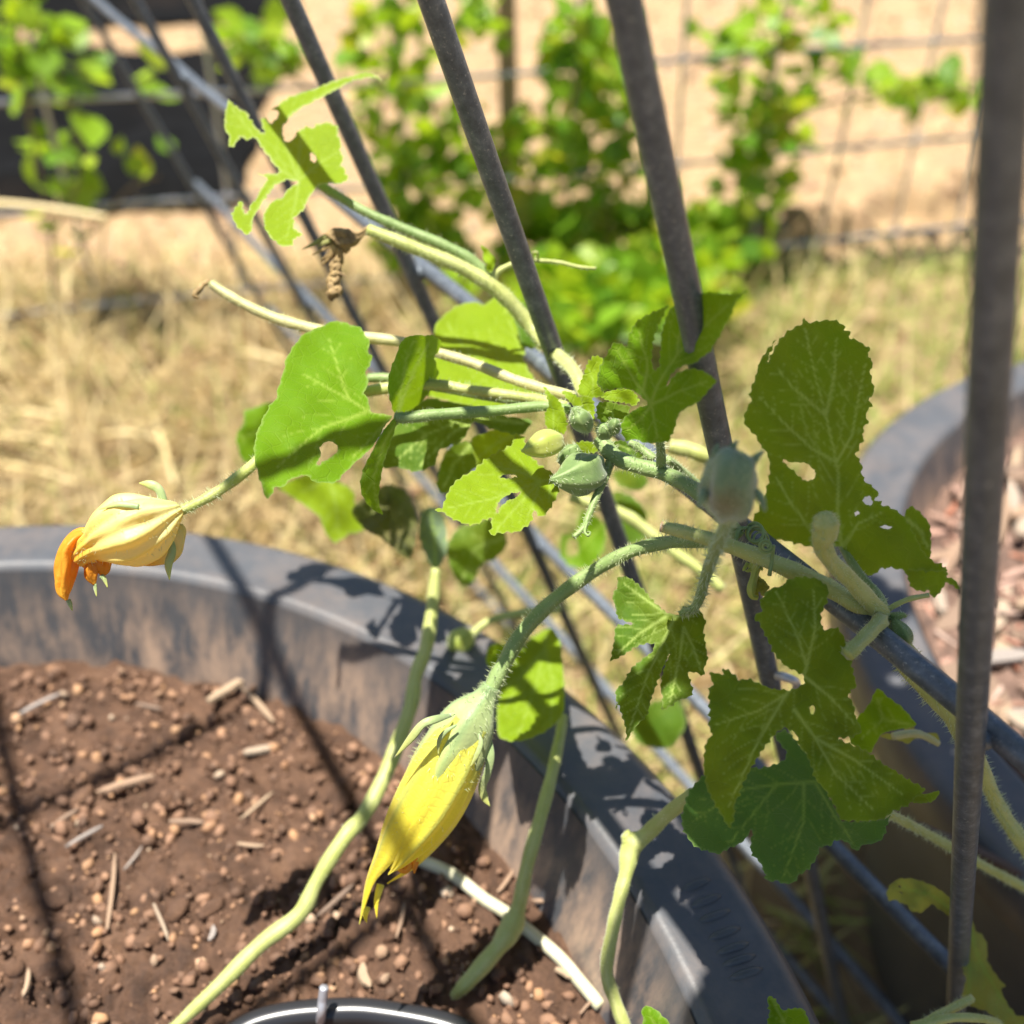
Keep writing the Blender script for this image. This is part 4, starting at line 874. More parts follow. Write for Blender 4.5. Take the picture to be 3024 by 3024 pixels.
fb = loft('flower_bud', K('P', (2148, 1520, .216, 14), (2150, 1500, .213, 52), (2152, 1465, .210, 76), (2155, 1415, .208, 80), (2160, 1368, .208, 66), (2166, 1345, .209, 22)), plant, 'bud_fuzzy', 5, .10, 36, 8, hair=700, hl=20, noise=.06)
fb['label'] = 'blurred downy bud nearest the lens'
vv_ = np.array([tuple(v.co) for v in fb.data.vertices]); c0 = np.array(W(2140, 1470, .2065)); 
fb.data.attributes['cut'].data.foreach_set('value', np.clip(1.5 - np.linalg.norm(vv_ - c0, axis=1) / 0.0034, 0, 0.95).astype(np.float32))
for a in ((2115, 1400, 2112, 1345, 2120, 1310), (2195, 1400, 2225, 1360, 2255, 1330), (2085, 1440, 2075, 1470, 2060, 1500), (2215, 1440, 2245, 1470, 2260, 1510), (2160, 1350, 2165, 1320, 2180, 1300)):
    spike('sepal', [(a[0], a[1], .209, 16), (a[2], a[3], .207, 14), (a[4], a[5], .207, 4)], fb, 'bud_fuzzy')
# shrivelled flower below the cut vine, and the dead flower at the upper left
wf = tag(empty('wilted_flower'), None, None); wf.parent = plant
loft('calyx', K('D3', (530, 730, .262, 6), (540, 800, .262, 18), (530, 880, .262, 10), (500, 1000, .261, 12), (510, 1070, .261, 8), (560, 1090, .261, 5)), wf, 'bud_yellow', 4, .2, 20, 6, noise=.1)
leaf(dict(o=K('D3', (560, 900), (620, 940), (665, 990), (640, 1020), (630, 1060), (600, 1070), (570, 1030), (560, 1080), (520, 1060)), d=.262, tooth=3, wave=.002, wl=30, step=5), wf, 'leaf_yellow', name='petal')
for q in (((470, 780), (440, 830), (425, 850)), ((500, 830), (470, 850), (440, 845)), ((560, 800), (590, 830), (600, 850))):
    spike('sepal', [(*K('D3', q[0])[0], .262, 6), (*K('D3', q[1])[0], .261, 5), (*K('D3', q[2])[0], .261, 1)], wf, 'bud_yellow')
df = empty('dead_flower'); df.parent = plant
loft('calyx', K('C2', (1260, 185, .328, 6), (1200, 235, .327, 9), (1150, 265, .326, 18), (1090, 270, .325, 26), (1030, 270, .325, 32), (1000, 300, .325, 36)), df, 'dried', 5, .18, 28, 7, noise=.12)
for q, w, m in ((((1060, 260), (940, 250), (860, 300), (750, 352)), 11, 'dried_green'), (((1040, 290), (930, 340), (830, 395)), 9, 'dried'), (((1080, 230), (1040, 215), (1010, 250)), 13, 'dried'), (((1120, 250), (1090, 330), (1050, 390)), 12, 'dried'), (((1000, 320), (960, 390), (890, 440)), 9, 'dried'),
                (((1010, 330), (960, 420), (895, 475)), 8, 'dried'), (((1040, 350), (1050, 440), (1040, 490)), 9, 'dried'), (((1030, 330), (990, 400), (930, 450)), 8, 'dried'), (((1060, 300), (1100, 350), (1080, 390)), 14, 'dried'), (((980, 280), (900, 310), (870, 340)), 9, 'dried_green')):
    k = len(q); spike('sepal', [(*K('C2', p)[0], .324 + .002 * i, w * (1 - .3 * i / k) if i < k - 1 else 1.5) for i, p in enumerate(q)], df, m, .5)
pts = []
for i in range(22):
    u = i / 21; pts.append((*K('C2', (1000 + 22 * math.sin(i * 1.9), 440 + 270 * u))[0], .325, (9 + 7 * (0.5 + .5 * math.cos(i * 1.6)) + (5 if u > .8 else 0))))
loft('dried_column', pts, df, 'dried', 3, .15, 14, 4, twist=14, noise=.1)
for q in (((1010, 520), (1060, 540), (1085, 555)), ((980, 560), (960, 610), (950, 640)), ((1020, 640), (1040, 660), (1030, 690)), ((960, 660), (955, 700), (990, 716)), ((1030, 680), (1025, 712), (990, 718))):
    spike('shred', [(*K('C2', p)[0], .324, 4 if i < 2 else 2) for i, p in enumerate(q)], df, 'dried')
leaf(dict(o=K('R2', (735, 1270), (770, 1290), (800, 1330), (815, 1350), (800, 1400), (790, 1420), (760, 1385), (770, 1370), (745, 1340), (750, 1310)), d=.331, tooth=2, wave=.001, wl=40, step=5), plant, 'leaf_young', name='bract')

# --- hanging blossom
fl = empty('blossom'); fl.parent = plant; fl['label'] = 'long closed yellow blossom hanging from the arching stalk'
AX = K('C4', (1090, 60, .289, 26), (1045, 145, .289, 34), (955, 285, .289, 72), (868, 440, .290, 88), (770, 640, .291, 104), (660, 860, .292, 105), (540, 1060, .293, 92), (415, 1262, .294, 66), (285, 1425, .295, 34), (222, 1560, .295, 20), (150, 1762, .295, 2))
axs = [AX[2]] + AX[3:]
def petal(ang, half, end, lift, ncut):
    A_ = catmull(axs, 7); 
    if ncut: A_ = A_[:-ncut]
    P = np.array([W(*p[:3]) for p in A_]); R = A_[:, 3] * A_[:, 2] / F; T, N, B = frames(P)
    NN = len(P); v = []; f = []; al = []; rb = []; m = 17
    shift = np.array(W(*AX[7][:3])) * 0
    for i in range(NN):
        u = i / (NN - 1); tp = 1.0 if not ncut else max(0.03, 1 - max(0, (u - .55) / .45) ** 2)
        for k in range(m):
            q = (k / (m - 1) - .5) * 2; a = ang + half * q * tp + .5 * u
            rr = R[i] * (lift + .055 * math.exp(-(q * 6) ** 2) - .05 * q * q + .025 * math.sin(9 * u + k) * u + .03 * math.cos(q * 9))
            v.append(P[i] + rr * (math.cos(a) * N[i] + math.sin(a) * B[i])); al.append(.12 + .88 * (i / len(catmull(axs, 7)))); rb.append(math.exp(-(q * 9) ** 2) + .5 * math.exp(-((abs(q) - .96) * 14) ** 2))
    for i in range(NN - 1):
        for k in range(m - 1):
            q = i * m + k; f.append((q, q + 1, q + 1 + m, q + m))
    o = mesh_obj('petal', v, f, M['petal'], fl); fattr(o, 'along', al); fattr(o, 'rib', rb)
    if ncut: return o
    hv, hf = hairs_on(P[:-24], R[:-24] * 1.02, 140, 14 * .29 / F, RNG, .5, .04); h = mesh_obj('hair', hv, hf, M['hair'], o, False); h['kind'] = 'stuff'
    return o
for k, (nc, lf) in enumerate([(0, 1.0), (0, .97), (16, 1.0), (14, .96), (18, .99)]):
    petal(k * 1.2566 + 0.4, .80, 1, lf, nc)
loft('calyx', AX[:4] + [K('C4', (800, 560, .2905, 97))[0], K('C4', (745, 690, .291, 105))[0]], fl, 'calyx', 5, .035, 60, 8, off=1.06, hair=420, hl=20, noise=.015, sink=.32)
for q, w, d_ in ((((800, 270), (690, 300), (600, 335), (520, 430), (400, 572)), 12, (.281, .276, .275, .276, .279)), (((1075, 420), (1085, 560), (1060, 690), (1025, 780), (1040, 860), (1080, 922)), 12, (.288, .287, .288, .290, .291, .291)), (((840, 340), (760, 390), (715, 460), (712, 560)), 7, (.2795, .2795, .2805, .2815)), (((1000, 400), (1015, 470), (985, 560), (940, 640)), 7, (.2815, .2805, .2805, .2815))):
    k = len(q); spike('sepal', [(*K('C4', p)[0], d_[i], w * (.45 + .55 * min(1, i)) if i < k - 1 else 1) for i, p in enumerate(q)], fl, 'calyx', .35)
for q in (((420, 1330), (470, 1310), (510, 1340), (480, 1380), (440, 1370), (450, 1345), (490, 1350)), ((560, 1290), (545, 1340), (540, 1400))):
    spike('petal_curl', [(*K('C4', p)[0], .291, 9 if i < len(q) - 1 else 2) for i, p in enumerate(q)], fl, 'petal_orange', .6)
for q in (((300, 1480), (270, 1600), (272, 1720)), ((200, 1640), (190, 1700), (200, 1752))):
    spike('petal_tip', [(*K('C4', p)[0], .297, (12, 8, 1)[i]) for i, p in enumerate(q)], fl, 'petal', .5)
# --- wilted pale blossom on the left
f1 = empty('blossom'); f1.parent = plant; f1['label'] = 'pale wilted blossom with an orange tip over the left tub rim'
loft('corolla', K('C3', (1390, 490, .272, 16), (1330, 520, .271, 36), (1200, 585, .270, 72), (1050, 650, .269, 98), (880, 715, .268, 104), (720, 770, .267, 84), (590, 830, .267, 52), (490, 890, .267, 40), (400, 960, .267, 34)), f1, 'petal_pale', 11, .085, 88, 9, twist=2.0, hair=500, hl=18, noise=.05)
loft('petal', K('C3', (560, 740, .268, 18), (450, 760, .267, 30), (360, 860, .266, 38), (320, 1000, .266, 36), (300, 1150, .266, 30), (290, 1280, .266, 20), (310, 1362, .266, 4)), f1, 'petal_orange', 4, .24, 40, 9, twist=2.2, noise=.11, squash=.75)
loft('petal', K('C3', (620, 900, .269, 22), (640, 980, .269, 26), (655, 1060, .269, 22), (655, 1130, .269, 5)), f1, 'petal_orange', 4, .18, 20, 7, noise=.08)
loft('petal', K('C3', (560, 960, .268, 16), (545, 1050, .268, 20), (550, 1140, .268, 16), (575, 1212, .268, 4)), f1, 'petal_orange', 4, .18, 20, 7, noise=.08)
loft('petal', K('C3', (1380, 640, .274, 10), (1370, 720, .275, 26), (1300, 800, .276, 44), (1200, 880, .276, 50), (1100, 960, .275, 30), (1020, 1020, .274, 5)), f1, 'petal_pale', 5, .1, 24, 7, noise=.06)
for q, w in ((((1235, 440), (1190, 310), (1100, 258), (1000, 246)), 13), (((1000, 470), (900, 455), (780, 450), (620, 497)), 9), (((1262, 730), (1315, 880), (1280, 1020), (1290, 1168)), 12), (((640, 1125), (670, 1160), (702, 1242)), 7), (((582, 1205), (585, 1260), (597, 1325)), 5), (((325, 1355), (345, 1400), (365, 1462)), 7)):
    k = len(q); spike('sepal', [(*K('C3', p)[0], (.2705 if k == 4 else .268) + (-.0095 if q[0][0] == 1000 else 0), w if i < k - 1 else 1.2) for i, p in enumerate(q)], f1, 'calyx', .45)

# unseen leaves added above the picture to shade the lower right
def shade_leaf_mesh(seed):
    r = random.Random(seed); n = 45; v = [(0, 0, 0)]; f = []
    for k in range(n):
        a = 2 * math.pi * k / n; q = (.78 + .17 * math.cos(5 * a) + .05 * r.random()) * (1 - .55 * math.exp(-((a - math.pi) / .35) ** 2))
        for w in (.5, 1.0): v.append((q * w * math.cos(a), q * w * math.sin(a), -.22 * (q * w) ** 2 + .05 * math.sin(5 * a) * w))
    for k in range(n):
        a, b = 1 + 2 * k, 1 + 2 * ((k + 1) % n); f += [(0, a, b), (a, a + 1, b + 1, b)]
    me = bpy.data.meshes.new('leaf'); me.from_pydata(v, [], f); me.update(); me.polygons.foreach_set('use_smooth', [True] * len(f)); me.materials.append(M['leaf_dark']); return me
BL = [shade_leaf_mesh(i) for i in range(4)]
SHADE = np.array([(.032, .17), (.032, .20), (.04, .218), (.055, .23), (.072, .262), (.078, .30), (.075, .50), (.14, .52), (.152, .335), (.20, .325), (.30, .29), (.38, .2), (.36, .05), (.22, -.12), (.05, -.12), (.032, .05)])
r = random.Random(77); got = []
for it in range(9000):
    if it in (3000, 6000): got = []
    x, y = r.uniform(-.02, .4), r.uniform(-.14, .57); rad = .028 if r.random() < .6 else .045
    kk = .85 if x < .08 else .6
    ring = np.array([(x + rad * kk * math.cos(a), y + rad * kk * math.sin(a)) for a in np.linspace(0, 6.28, 8)])
    if not inside(SHADE, ring[:, 0], ring[:, 1]).all(): continue
    if any(math.hypot(x - g[0], y - g[1]) < .55 * (rad + g[2]) * .9 for g in got): continue
    got.append((x, y, rad)); z = r.uniform(.88, 1.08); h = z - .55
    o = bpy.data.objects.new('leaf', r.choice(BL)); COL.objects.link(o); o.parent = plant  # added shading leaf, out of view
    o.location = (x + SUN.x / SUN.z * h, y + SUN.y / SUN.z * h, z); o.rotation_euler = (r.uniform(-.3, .3), r.uniform(-.3, .3), r.uniform(0, 6.28)); o.scale = (rad * 1.15,) * 3
for k in range(3):
    b = P0 - VV * .25 + HH * (.05 - .12 * k); P = [np.array(b + Vector((.03 * u + .17 * u * u * (1 + .3 * k), .05 * k * u - .05 * u, .28 * u - .02 * k))) for u in np.linspace(0, 1, 14)]
    v, f, rib = tube(P, [.0032] * 14, 8); o = mesh_obj('vine', v, f, M['stem_green'], plant); fattr(o, 'rib', rib); fattr(o, 'cut', np.zeros(len(v)))  # unseen stems added to carry the shading leaves

# ------------------------------------------------------------------ second squash plant: pale vines out of the tub's soil
plant2 = tag(empty('squash_plant', Wz(900, 2750, SOIL)), 'leggy squash plant whose long pale bare vines rise from the soil of the left tub', 'plant')
plant = plant2
stem('vine', ST('R5', (505, 1190, .385, 15), (485, 1400, .384, 19), (455, 1600, .381, 21), (400, 1750, .378, 21)) + ST('R8', (370, 300, .372, 22), (250, 620, .362, 23), (130, 850, .354, 23)) + ST('R7', (1790, 960, .345, 24), (1650, 1180, .342, 22), (1555, 1360, .340, 25), (1350, 1520, .336, 24), (1150, 1720, .330, 23), (930, 1925, .326, 16), (880, 1960, .329, 12)), plant2, 'stem', .35, 14, .05)
stem('vine', ST('R8', (1165, 330, .366, 14), (1150, 430, .362, 16), (1110, 620, .350, 18), (1050, 850, .340, 20), (980, 1100, .338, 21), (935, 1320, .340, 23), (895, 1430, .341, 36), (830, 1530, .340, 27), (700, 1680, .337, 25), (620, 1765, .338, 18), (600, 1790, .341, 14)), plant2, 'stem', .4, 14, .06)
stem('vine', ST('R8', (1840, 735, .300, 20), (1700, 850, .308, 22), (1590, 955, .313, 24), (1520, 1010, .314, 32), (1490, 1150, .312, 22), (1455, 1290, .310, 20), (1420, 1450, .310, 20), (1390, 1650, .312, 20), (1430, 1800, .312, 20), (1490, 1960, .312, 20)), plant2, 'stem', .4, 14, .06)
stem('vine', ST('R8', (1520, 1010, .314, 24), (1495, 960, .314, 20), (1480, 945, .314, 15)), plant2, 'stem', .3, 10)
stem('leaf_stalk', ST('R5', (690, 1535, .41, 13), (770, 1470, .41, 11), (860, 1440, .41, 12), (1020, 1415, .41, 14), (1150, 1400, .412, 14)), plant2, 'stem', .4, 14)
bud(ST('R5', (695, 1530, .41, 10), (670, 1545, .409, 30), (620, 1580, .408, 36), (585, 1615, .408, 18), (562, 1640, .408, 3)), 'bud_yellow', 5, 60, 12)
stem('vine', ST('R5', (1200, 820, .40, 16), (1450, 900, .40, 18), (1560, 965, .40, 18), (1700, 1080, .40, 17), (1850, 1185, .40, 17), (1990, 1300, .40, 17)), plant2, 'stem', .3, 12)
leaf(dict(o=A('R8', (830, 440), (820, 330), (830, 200), (850, 100), (900, 30), (960, -40), (1010, -80), (1100, -120), (1150, -50), (1160, 50), (1170, 150), (1170, 300), (1130, 370), (1080, 410), (1020, 440), (950, 465), (890, 465)), d=A('R8', (830, 400, .345), (1150, 300, .352), (1050, -100, .384)), v=[A('R8', (1080, -80), (1030, 150), (930, 440)), A('R8', (1070, -20), (1110, 150), (1100, 390)), A('R8', (1060, 0), (950, 120), (850, 330))], tooth=3, step=9, pucker=.0015), plant2, 'leaf_young')
leaf(dict(o=A('R5', (765, 1640), (790, 1590), (830, 1580), (870, 1590), (900, 1640), (850, 1690), (800, 1725), (770, 1690)), d=.36, tooth=4, wave=.002, wl=60), plant2, 'leaf_young')
leaf(dict(o=A('R4', (1440, 770), (1600, 700), (1750, 740), (1830, 790), (1850, 900), (1890, 990), (1800, 1020), (1740, 1060), (1690, 1010), (1650, 920), (1570, 860), (1480, 800)), d=.41, v=[A('R4', (1700, 700), (1740, 850), (1760, 1030)), A('R4', (1700, 720), (1560, 800))], tooth=4, step=10), plant2, 'leaf_young')
leaf(dict(o=A('R4', (1420, 330), (1330, 355), (1260, 380), (1265, 430), (1225, 500), (1235, 570), (1270, 640), (1360, 620), (1440, 560), (1460, 430)), d=.40, v=[A('R4', (1450, 450), (1340, 480), (1240, 520))], tooth=4, step=10), plant2, 'leaf')
leaf([dict(o=A('R5', (70, 880), (120, 830), (200, 780), (260, 760), (270, 900), (260, 1060), (220, 1030), (150, 1000), (80, 930)), d=A('R5', (100, 880, .385), (260, 800, .40), (240, 1050, .385)), tooth=3, wave=.004, wl=70, step=9), dict(o=A('R5', (250, 770), (330, 780), (370, 820), (410, 950), (400, 1050), (370, 1140), (300, 1100), (255, 1050)), d=A('R5', (250, 800, .40), (400, 950, .38), (330, 1100, .39)), tooth=3, wave=.004, wl=70, step=9)], plant2, 'leaf_wilt')
leaf(dict(o=A('R5', (430, 900), (480, 870), (530, 900), (560, 1000), (560, 1100), (520, 1190), (480, 1180), (440, 1100), (415, 1000)), d=.392, tooth=3, v=[A('R5', (500, 1190), (500, 1050), (480, 900))], step=9), plant2, 'leaf_grey')
leaf(dict(o=A('R5', (620, 980), (700, 960), (780, 930), (860, 1000), (870, 1080), (800, 1150), (740, 1170), (700, 1260), (640, 1280), (580, 1190), (560, 1080)), d=.42, tooth=4, v=[A('R5', (860, 1030), (720, 1080), (640, 1250))], step=10), plant2, 'leaf_dark')
leaf(dict(o=A('R5', (1260, 890), (1380, 960), (1370, 1100), (1300, 1190), (1200, 1180), (1150, 1120), (1160, 1020), (1230, 1000)), d=.45, tooth=4, v=[A('R5', (1370, 960), (1280, 1050), (1200, 1170))], step=10, h=[A('R5', (1180, 1050), (1230, 1040), (1240, 1110), (1190, 1130))]), plant2, 'leaf')
leaf(dict(o=A('R5', (1420, 690), (1490, 680), (1590, 700), (1600, 760), (1540, 790), (1450, 760)), d=.42, tooth=4, step=10), plant2, 'leaf_dark')
leaf(dict(o=A('R5', (1430, 790), (1540, 830), (1600, 920), (1590, 1040), (1500, 1070), (1450, 980), (1420, 880)), d=.43, tooth=4, step=10), plant2, 'leaf_dark')
leaf(dict(o=A('R5', (1500, 1950), (1640, 1880), (1760, 1870), (1800, 2000), (1720, 2120), (1560, 2100)), d=.43, tooth=4, step=11), plant2, 'leaf_dark')

# ------------------------------------------------------------------ things lying on the soil
def lie(pts, z, r):                                     # tube resting on a surface: pixels + height
    A_ = catmull([(*Wz(x, y, z + dz_), rr) for x, y, dz_, rr in pts], 8); return A_[:, :3], A_[:, 3]
def ground_tube(name, pts, z, mat, label, cat, sides=12, ridge=.04):
    P, R = lie(pts, z, 0); v, f, rib = tube(P, R, sides, ridge); o = mesh_obj(name, v, f, M[mat]); fattr(o, 'rib', rib); fattr(o, 'cut', np.zeros(len(v))); return tag(o, label, cat)
ground_tube('dead_vine', [(*p[:2], .003, .0022) for p in K('R8', (380, 1065), (580, 1150), (750, 1280), (860, 1350), (1000, 1460), (1150, 1590), (1260, 1720), (1360, 1840))], SOIL, 'stem_dead', 'long pale dead vine lying on the soil below the hanging blossom', 'dead vine')
ground_tube('dead_vine', [(*p[:2], .004, .0021) for p in K('R8', (1340, 1275), (1450, 1340), (1560, 1430), (1640, 1510), (1680, 1620), (1700, 1700))], SOIL, 'stem_dead', 'short pale dead vine on the soil beside the shaded tub wall', 'dead vine')
ground_tube('drip_hose', [(*p[:2], .006, .0042) for p in K('P', (640, 3110), (730, 3035), (850, 3000), (1000, 2988), (1120, 2993), (1330, 3035), (1450, 3110))], SOIL, 'hose', 'curved black drip hose on the soil at the bottom edge', 'hose')
o = ground_tube('hose_pin', [(957, 2915, .022, .0014), (953, 2950, .018, .0015), (948, 3000, .012, .0015), (944, 3040, -.006, .0015)], SOIL, 'wire', 'small grey wire pin holding the black drip hose', 'pin')
ground_tube('brown_hose', [(2700, 2440, .022, .0025), (2880, 2515, .024, .0025), (3030, 2590, .026, .0025), (3150, 2650, .026, .0025)], MUL, 'brown_hose', 'thin brown hose along the edge of the bark tub', 'hose')
sk = rod(W(2880, 2120, .50), W(3060, 2300, .47), 10, None, 'wire_stake', .0022, 'wire'); tag(sk, 'thin grey wire stake in the bark behind the rightmost upright', 'stake')
ck = ground_tube('plant_clip', [(2295, 1995, .05, .0014), (2320, 2000, .052, .0014), (2350, 2015, .05, .0014), (2352, 2040, .04, .0014)], RIM_L, 'wire', 'bent pale wire clip seen between the dark leaf lobes', 'clip')

# ------------------------------------------------------------------ grass
def blades(name, count, place, lens, mat, seed, flat, label, cat, w0=.0016):
    r = random.Random(seed); V = []; Fc = []; RA = []
    for _ in range(count):
        p = place(r)
        if p is None: continue
        x, y = p; z = gz(x, y); L = lens(r); a = r.uniform(0, 6.28); tl = r.uniform(*flat); bend = r.uniform(-.5, 1.2); w = w0 * r.uniform(.6, 1.5); q = np.array([x, y, z - .003]); el = tl; ra = r.random(); k = len(V); sd = np.array([-math.sin(a), math.cos(a), 0]); n = 4
        for i in range(n + 1):
            ww = w * (1 - i / n * .85); V += [q - sd * ww, q + sd * ww]; RA += [ra, ra]
            q = q + np.array([math.cos(a) * math.cos(el), math.sin(a) * math.cos(el), math.sin(el)]) * L / n; el -= bend / n
            if q[2] < z: q[2] = z + .002
        Fc += [(k + 2 * i, k + 2 * i + 1, k + 2 * i + 3, k + 2 * i + 2) for i in range(n)]
    o = mesh_obj(name, V, Fc, M[mat]); fattr(o, 'rand', RA); return tag(o, label, cat, kind='stuff')
def clear(x, y):
    return math.hypot(x - CL.x, y - CL.y) > RL * .80 + .01 and math.hypot(x - CR.x, y - CR.y) > RR * .80 + .01
def gp(x0, x1, y0, y1, fn=None):
    def g(r):
        x, y = r.uniform(x0, x1), r.uniform(y0, y1)
        return (x, y) if clear(x, y) and (fn is None or fn(x, y, r)) else None
    return g
blades('dry_grass', 9000, gp(-1.3, .5, .3, 1.5, lambda x, y, r: r.random() < (1 if x < -.05 else .35)), lambda r: r.uniform(.05, .2), 'straw', 41, (.0, 1.0), 'flattened dry straw-coloured grass left of the trellis', 'grass', .0022)
blades('green_grass', 12000, gp(-.9, 1.25, .3, 1.52, lambda x, y, r: r.random() < (1 if x > -.1 else .3)), lambda r: r.uniform(.03, .11), 'grass', 42, (.2, 1.4), 'short yellow-green grass between the tubs and the wire fence', 'grass', .0019)
blades('straw_litter', 9000, gp(-2.2, 2.2, 1.5, 4.2), lambda r: r.uniform(.02, .09), 'straw', 43, (-.1, .25), 'straw litter on the bare earth beyond the fence', 'straw', .0022)
scatter_joined('earth_crumbs', ROCKS, 3500, lambda r: (lambda x, y: (x, y, gz(x, y)))(r.uniform(-1.8, 1.8), r.uniform(.9, 3.4)), lambda r: (lambda s: (s, s, s * .7))(.003 + .012 * r.random() ** 3), M['pebble'], ground, 44)
def stalk(pts, label):
    A_ = catmull([(*W(x, y, d), r_) for x, y, d, r_ in pts], 6); v, f, rib = tube(A_[:, :3], A_[:, 3], 6); o = mesh_obj('straw_stalk', v, f, M['stalk']); return tag(o, label, 'straw', 'long dry straw stalks')
stalk([(-60, 598, 1.02, .004), (100, 612, 1.02, .004), (290, 640, 1.02, .0034), (306, 652, 1.02, .002), (300, 760, 1.04, .0016), (285, 880, 1.07, .0016), (262, 1010, 1.12, .0016), (235, 1120, dz(235, 1120, .002), .0016)], 'tall bent straw stalk folded over sideways at the left edge')
for i, q in enumerate([((-30, 1290), (210, 1320), 'straw stalk lying flat just behind the left tub, nearest the left edge'), ((-30, 1220), (180, 1235), 'upper pale straw stalk lying flat at the left edge'), ((-20, 1370), (230, 1430), 'lowest straw stalk touching the back rim of the left tub'),
                       ((300, 1285), (480, 1300), 'short straw stalk lying left of the green leaf'), ((700, 1045), (850, 1075), 'pale straw stalk lying behind the large bright leaf'), ((455, 1230), (520, 1440), 'straw stalk pointing down at the wilted blossom')]):
    (a, b, l) = q; pa, pb = Wz(*a, .02 + .004 * i), Wz(*b, .03); A_ = np.array([np.array(pa) * (1 - t_) + np.array(pb) * t_ + np.array([0, 0, .006 * math.sin(3.1 * t_)]) for t_ in np.linspace(0, 1, 8)])
    v, f, rib = tube(A_, [.0032] * 8, 6); tag(mesh_obj('straw_stalk', v, f, M['stalk']), l, 'straw', 'long dry straw stalks')

# ------------------------------------------------------------------ wire fence, stake, black sheets painted in for shade
FA, FB = Wz(125, 960, 0), Wz(2250, 790, 0); FD = (FB - FA).normalized(); FN = Vector((-FD.y, FD.x, 0))
fence = tag(empty('wire_fence', FA), 'low galvanised wire mesh fence behind the grass with vines on it', 'fence')
def on_fence(x, y):
    r_ = W(x, y, 1) - C0; return C0 + r_ * ((FA - C0).dot(FN) / r_.dot(FN))
for i, z in enumerate((.02, .16, .30, .44, .58, .72, .86)):
    P = [np.array(FA + FD * s + Vector((0, 0, z + .004 * math.sin(s * 5 + i) + .015 * s))) for s in np.linspace(-1.6, 2.6, 80)]
    v, f, rib = tube(P, [.0032 if i else .004] * 80, 8); mesh_obj('line_wire', v, f, M['wire'], fence)
for x, y in ((-420, 380), (160, 400), (633, 350), (1180, 300), (1700, 220), (2030, 100), (2275, 330), (2500, 330), (2722, 340), (2925, 340), (3200, 340)):
    p = on_fence(x, y); s = (p - FA).dot(FD); b = FA + FD * s + FN * .005
    P = [np.array(b + Vector((.004 * math.sin(z * 9 + x), 0, z))) for z in np.linspace(-.01, .92, 30)]
    v, f, rib = tube(P, [.0030] * 30, 8); mesh_obj('stay_wire', v, f, M['wire'], fence)
p = on_fence(1508, 200); s = (p - FA).dot(FD); b = FA + FD * s + FN * .04
vs = []; fs = []
for i in range(14):
    z = i / 13 * .95; w = .0125
    for a, c in ((-1, -1), (1, -1), (1, 1), (-1, 1)): vs.append((b.x + a * w * (1 + .05 * math.sin(i * 2 + a)) + .004 * math.sin(i * .5), b.y + c * w, z - .03 if i == 0 else z))
for i in range(13):
    for k in range(4): fs.append((i * 4 + k, i * 4 + (k + 1) % 4, i * 4 + 4 + (k + 1) % 4, i * 4 + 4 + k))
fs.append((52, 53, 54, 55))
tag(mesh_obj('wooden_stake', vs, fs, M['stake'], smooth=False), 'square brown wooden stake standing upright behind the vines', 'stake')
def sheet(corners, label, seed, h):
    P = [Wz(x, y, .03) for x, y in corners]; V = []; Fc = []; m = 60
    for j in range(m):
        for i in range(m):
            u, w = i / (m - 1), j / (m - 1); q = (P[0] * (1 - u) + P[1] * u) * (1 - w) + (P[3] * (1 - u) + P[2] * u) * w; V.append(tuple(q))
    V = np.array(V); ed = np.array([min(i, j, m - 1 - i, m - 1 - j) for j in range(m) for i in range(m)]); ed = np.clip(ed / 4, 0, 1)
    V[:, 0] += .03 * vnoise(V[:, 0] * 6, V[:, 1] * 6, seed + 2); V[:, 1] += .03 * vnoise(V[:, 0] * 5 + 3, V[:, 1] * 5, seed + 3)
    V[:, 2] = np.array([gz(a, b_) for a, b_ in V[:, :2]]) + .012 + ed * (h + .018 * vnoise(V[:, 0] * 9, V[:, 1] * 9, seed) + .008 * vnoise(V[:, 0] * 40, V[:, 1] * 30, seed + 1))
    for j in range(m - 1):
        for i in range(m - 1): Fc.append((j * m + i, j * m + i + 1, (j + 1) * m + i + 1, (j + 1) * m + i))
    return tag(mesh_obj('shade_sheet', V, Fc, M['shade_patch']), label, 'shade_patch')  # black sheet laid in where the ground is only in shade
sheet([(-700, 650), (700, 570), (850, 165), (-600, 150)], 'rumpled black layer standing in for shade on the ground behind the fence, nearer sheet', 3, .03)
sheet([(-600, 105), (860, 75), (1000, -260), (-600, -300)], 'black layer standing in for shade on the ground, the farther sheet at the top left', 8, .03)

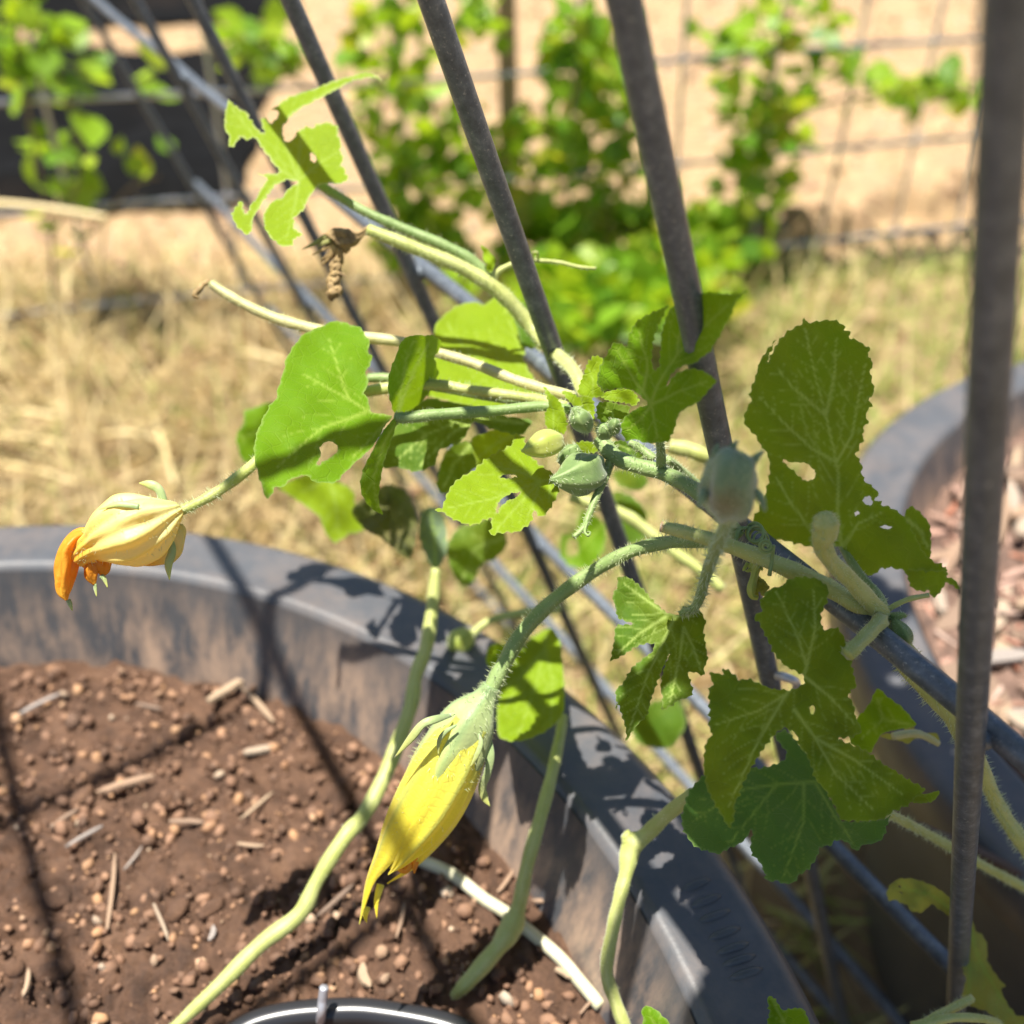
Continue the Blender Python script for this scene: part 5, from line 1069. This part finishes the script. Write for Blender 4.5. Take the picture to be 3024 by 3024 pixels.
# ------------------------------------------------------------------ vines on the fence
def vleaf_mesh(name, seed):
    r = random.Random(seed); pr = [(0, 0), (.12, .30), (.32, .44), (.55, .40), (.8, .2), (1, 0)]; v = []; f = []; fold = r.uniform(.15, .5); cv = r.uniform(-.4, .4)
    for u, w in pr: z = cv * u * u * .5; v += [(u, -w, z + w * fold), (u, 0, z), (u, w, z + w * fold)]
    for i in range(5):
        for k in range(2): a = i * 3 + k; f.append((a, a + 3, a + 4, a + 1))
    me = bpy.data.meshes.new(name); me.from_pydata(v, [], f); me.update(); me.polygons.foreach_set('use_smooth', [True] * len(f)); return me
VL = [vleaf_mesh('vine_leaf', i) for i in range(6)]
def vine(label, polys, nobj, nstuff, stems, seed, extra=()):
    r = random.Random(seed); root = tag(empty('climbing_vine', FA), label, 'vine', 'vines on the wire fence')
    tot = sum(w for _, w in polys)
    def pick():
        q = r.uniform(0, tot)
        for po, w in polys:
            q -= w
            if q <= 0: break
        P = np.array(po, float); x0, y0 = P.min(0); x1, y1 = P.max(0)
        while True:
            x, y = r.uniform(x0, x1), r.uniform(y0, y1)
            if inside(P, np.array([x]), np.array([y]))[0]: break
        p = on_fence(x, y); p = C0 + (p - C0) * r.uniform(.955, 1.06)
        if p.z < .03: p = Wz(x, y, r.uniform(.015, .15))
        return p
    for i in range(nobj):
        s = r.uniform(.026, .046) * (1.2 if r.random() < .2 else 1)
        piece('leaf', r.choice(VL), M['vine_leaf'], pick(), (r.uniform(-.9, .9), r.uniform(-.9, .7), r.uniform(0, 6.28)), (s, s, s), root)
    if nstuff:
        scatter_joined('foliage', VL, nstuff, lambda _: pick(), lambda q: (lambda s: (s, s, s))(q.uniform(.02, .042)), M['vine_leaf'], root, seed + 1)
    for st in stems:
        A_ = catmull([(*(lambda p: C0 + (p - C0) * .99)(on_fence(x, y)), .0022) for x, y in st], 6); v, f, rib = tube(A_[:, :3], A_[:, 3], 6); mesh_obj('twig', v, f, M['twig'], root)
    for x, y, s in extra:
        p = C0 + (on_fence(x, y) - C0) * .95; o = piece('leaf', VL[0].copy(), M['orange_leaf'], p, (.6, .3, 2.3), (s, s, s), root); o['label'] = 'orange dying leaf'
    return root
vine('dense bright green vine on the middle of the fence behind the uprights', [([(1050, 330), (1500, 300), (1900, 420), (2080, 700), (2180, 950), (1800, 1010), (1560, 1000), (1400, 760), (1120, 640)], 5), ([(1500, 600), (2100, 620), (2180, 950), (1620, 1020)], 5), ([(650, 30), (880, 60), (870, 260), (700, 220)], .5), ([(1000, 0), (1250, 0), (1260, 300), (1020, 320)], .7), ([(1350, 0), (1500, 20), (1480, 120), (1350, 100)], .25), ([(1620, 30), (1850, 60), (1900, 420), (1600, 400)], 1.4), ([(1080, 600), (1350, 660), (1420, 900), (1150, 800)], .6)], 280, 1300,
     [[(1600, 1010), (1640, 800), (1580, 560), (1700, 300), (1690, 60)], [(1750, 1010), (1820, 760), (1760, 520), (1600, 380)], [(1560, 980), (1400, 740), (1250, 560), (1130, 380), (1180, 60)], [(1900, 1000), (1980, 800), (1920, 560)], [(1180, 380), (900, 250), (760, 120)]], 51, ((1812, 870, .05),))
vine('leafy vine column climbing the fence at the far left', [([(0, 0), (200, 0), (190, 260), (0, 280)], 2.2), ([(40, 180), (260, 150), (280, 620), (60, 640)], 1.8), ([(220, 140), (340, 150), (330, 260), (230, 230)], .25), ([(340, 430), (560, 430), (560, 580), (350, 580)], .4), ([(420, 200), (500, 200), (500, 290), (420, 290)], .15), ([(80, 640), (300, 640), (300, 800), (100, 820)], .3)], 75, 10,
     [[(160, 950), (150, 700), (100, 420), (60, 200), (40, 0)], [(150, 700), (240, 500), (200, 300), (120, 60)], [(170, 800), (380, 560), (470, 520)]], 52)
vine('sparse vine trailing along the fence at the upper right', [([(2040, 100), (2250, 0), (2480, 0), (2400, 300), (2150, 420)], 2.2), ([(2100, 350), (2420, 260), (2360, 560), (2150, 720)], 1.6), ([(2100, 560), (2260, 520), (2280, 760), (2130, 780)], 1.2), ([(2480, 140), (2560, 140), (2560, 320), (2460, 300)], .4), ([(2600, 240), (2940, 220), (2930, 310), (2600, 330)], .9)], 130, 150,
     [[(2180, 800), (2200, 560), (2260, 320), (2300, 120), (2360, -40)], [(2220, 420), (2450, 300), (2680, 280), (2940, 270)], [(2300, 130), (2150, 200), (2060, 180)]], 53)
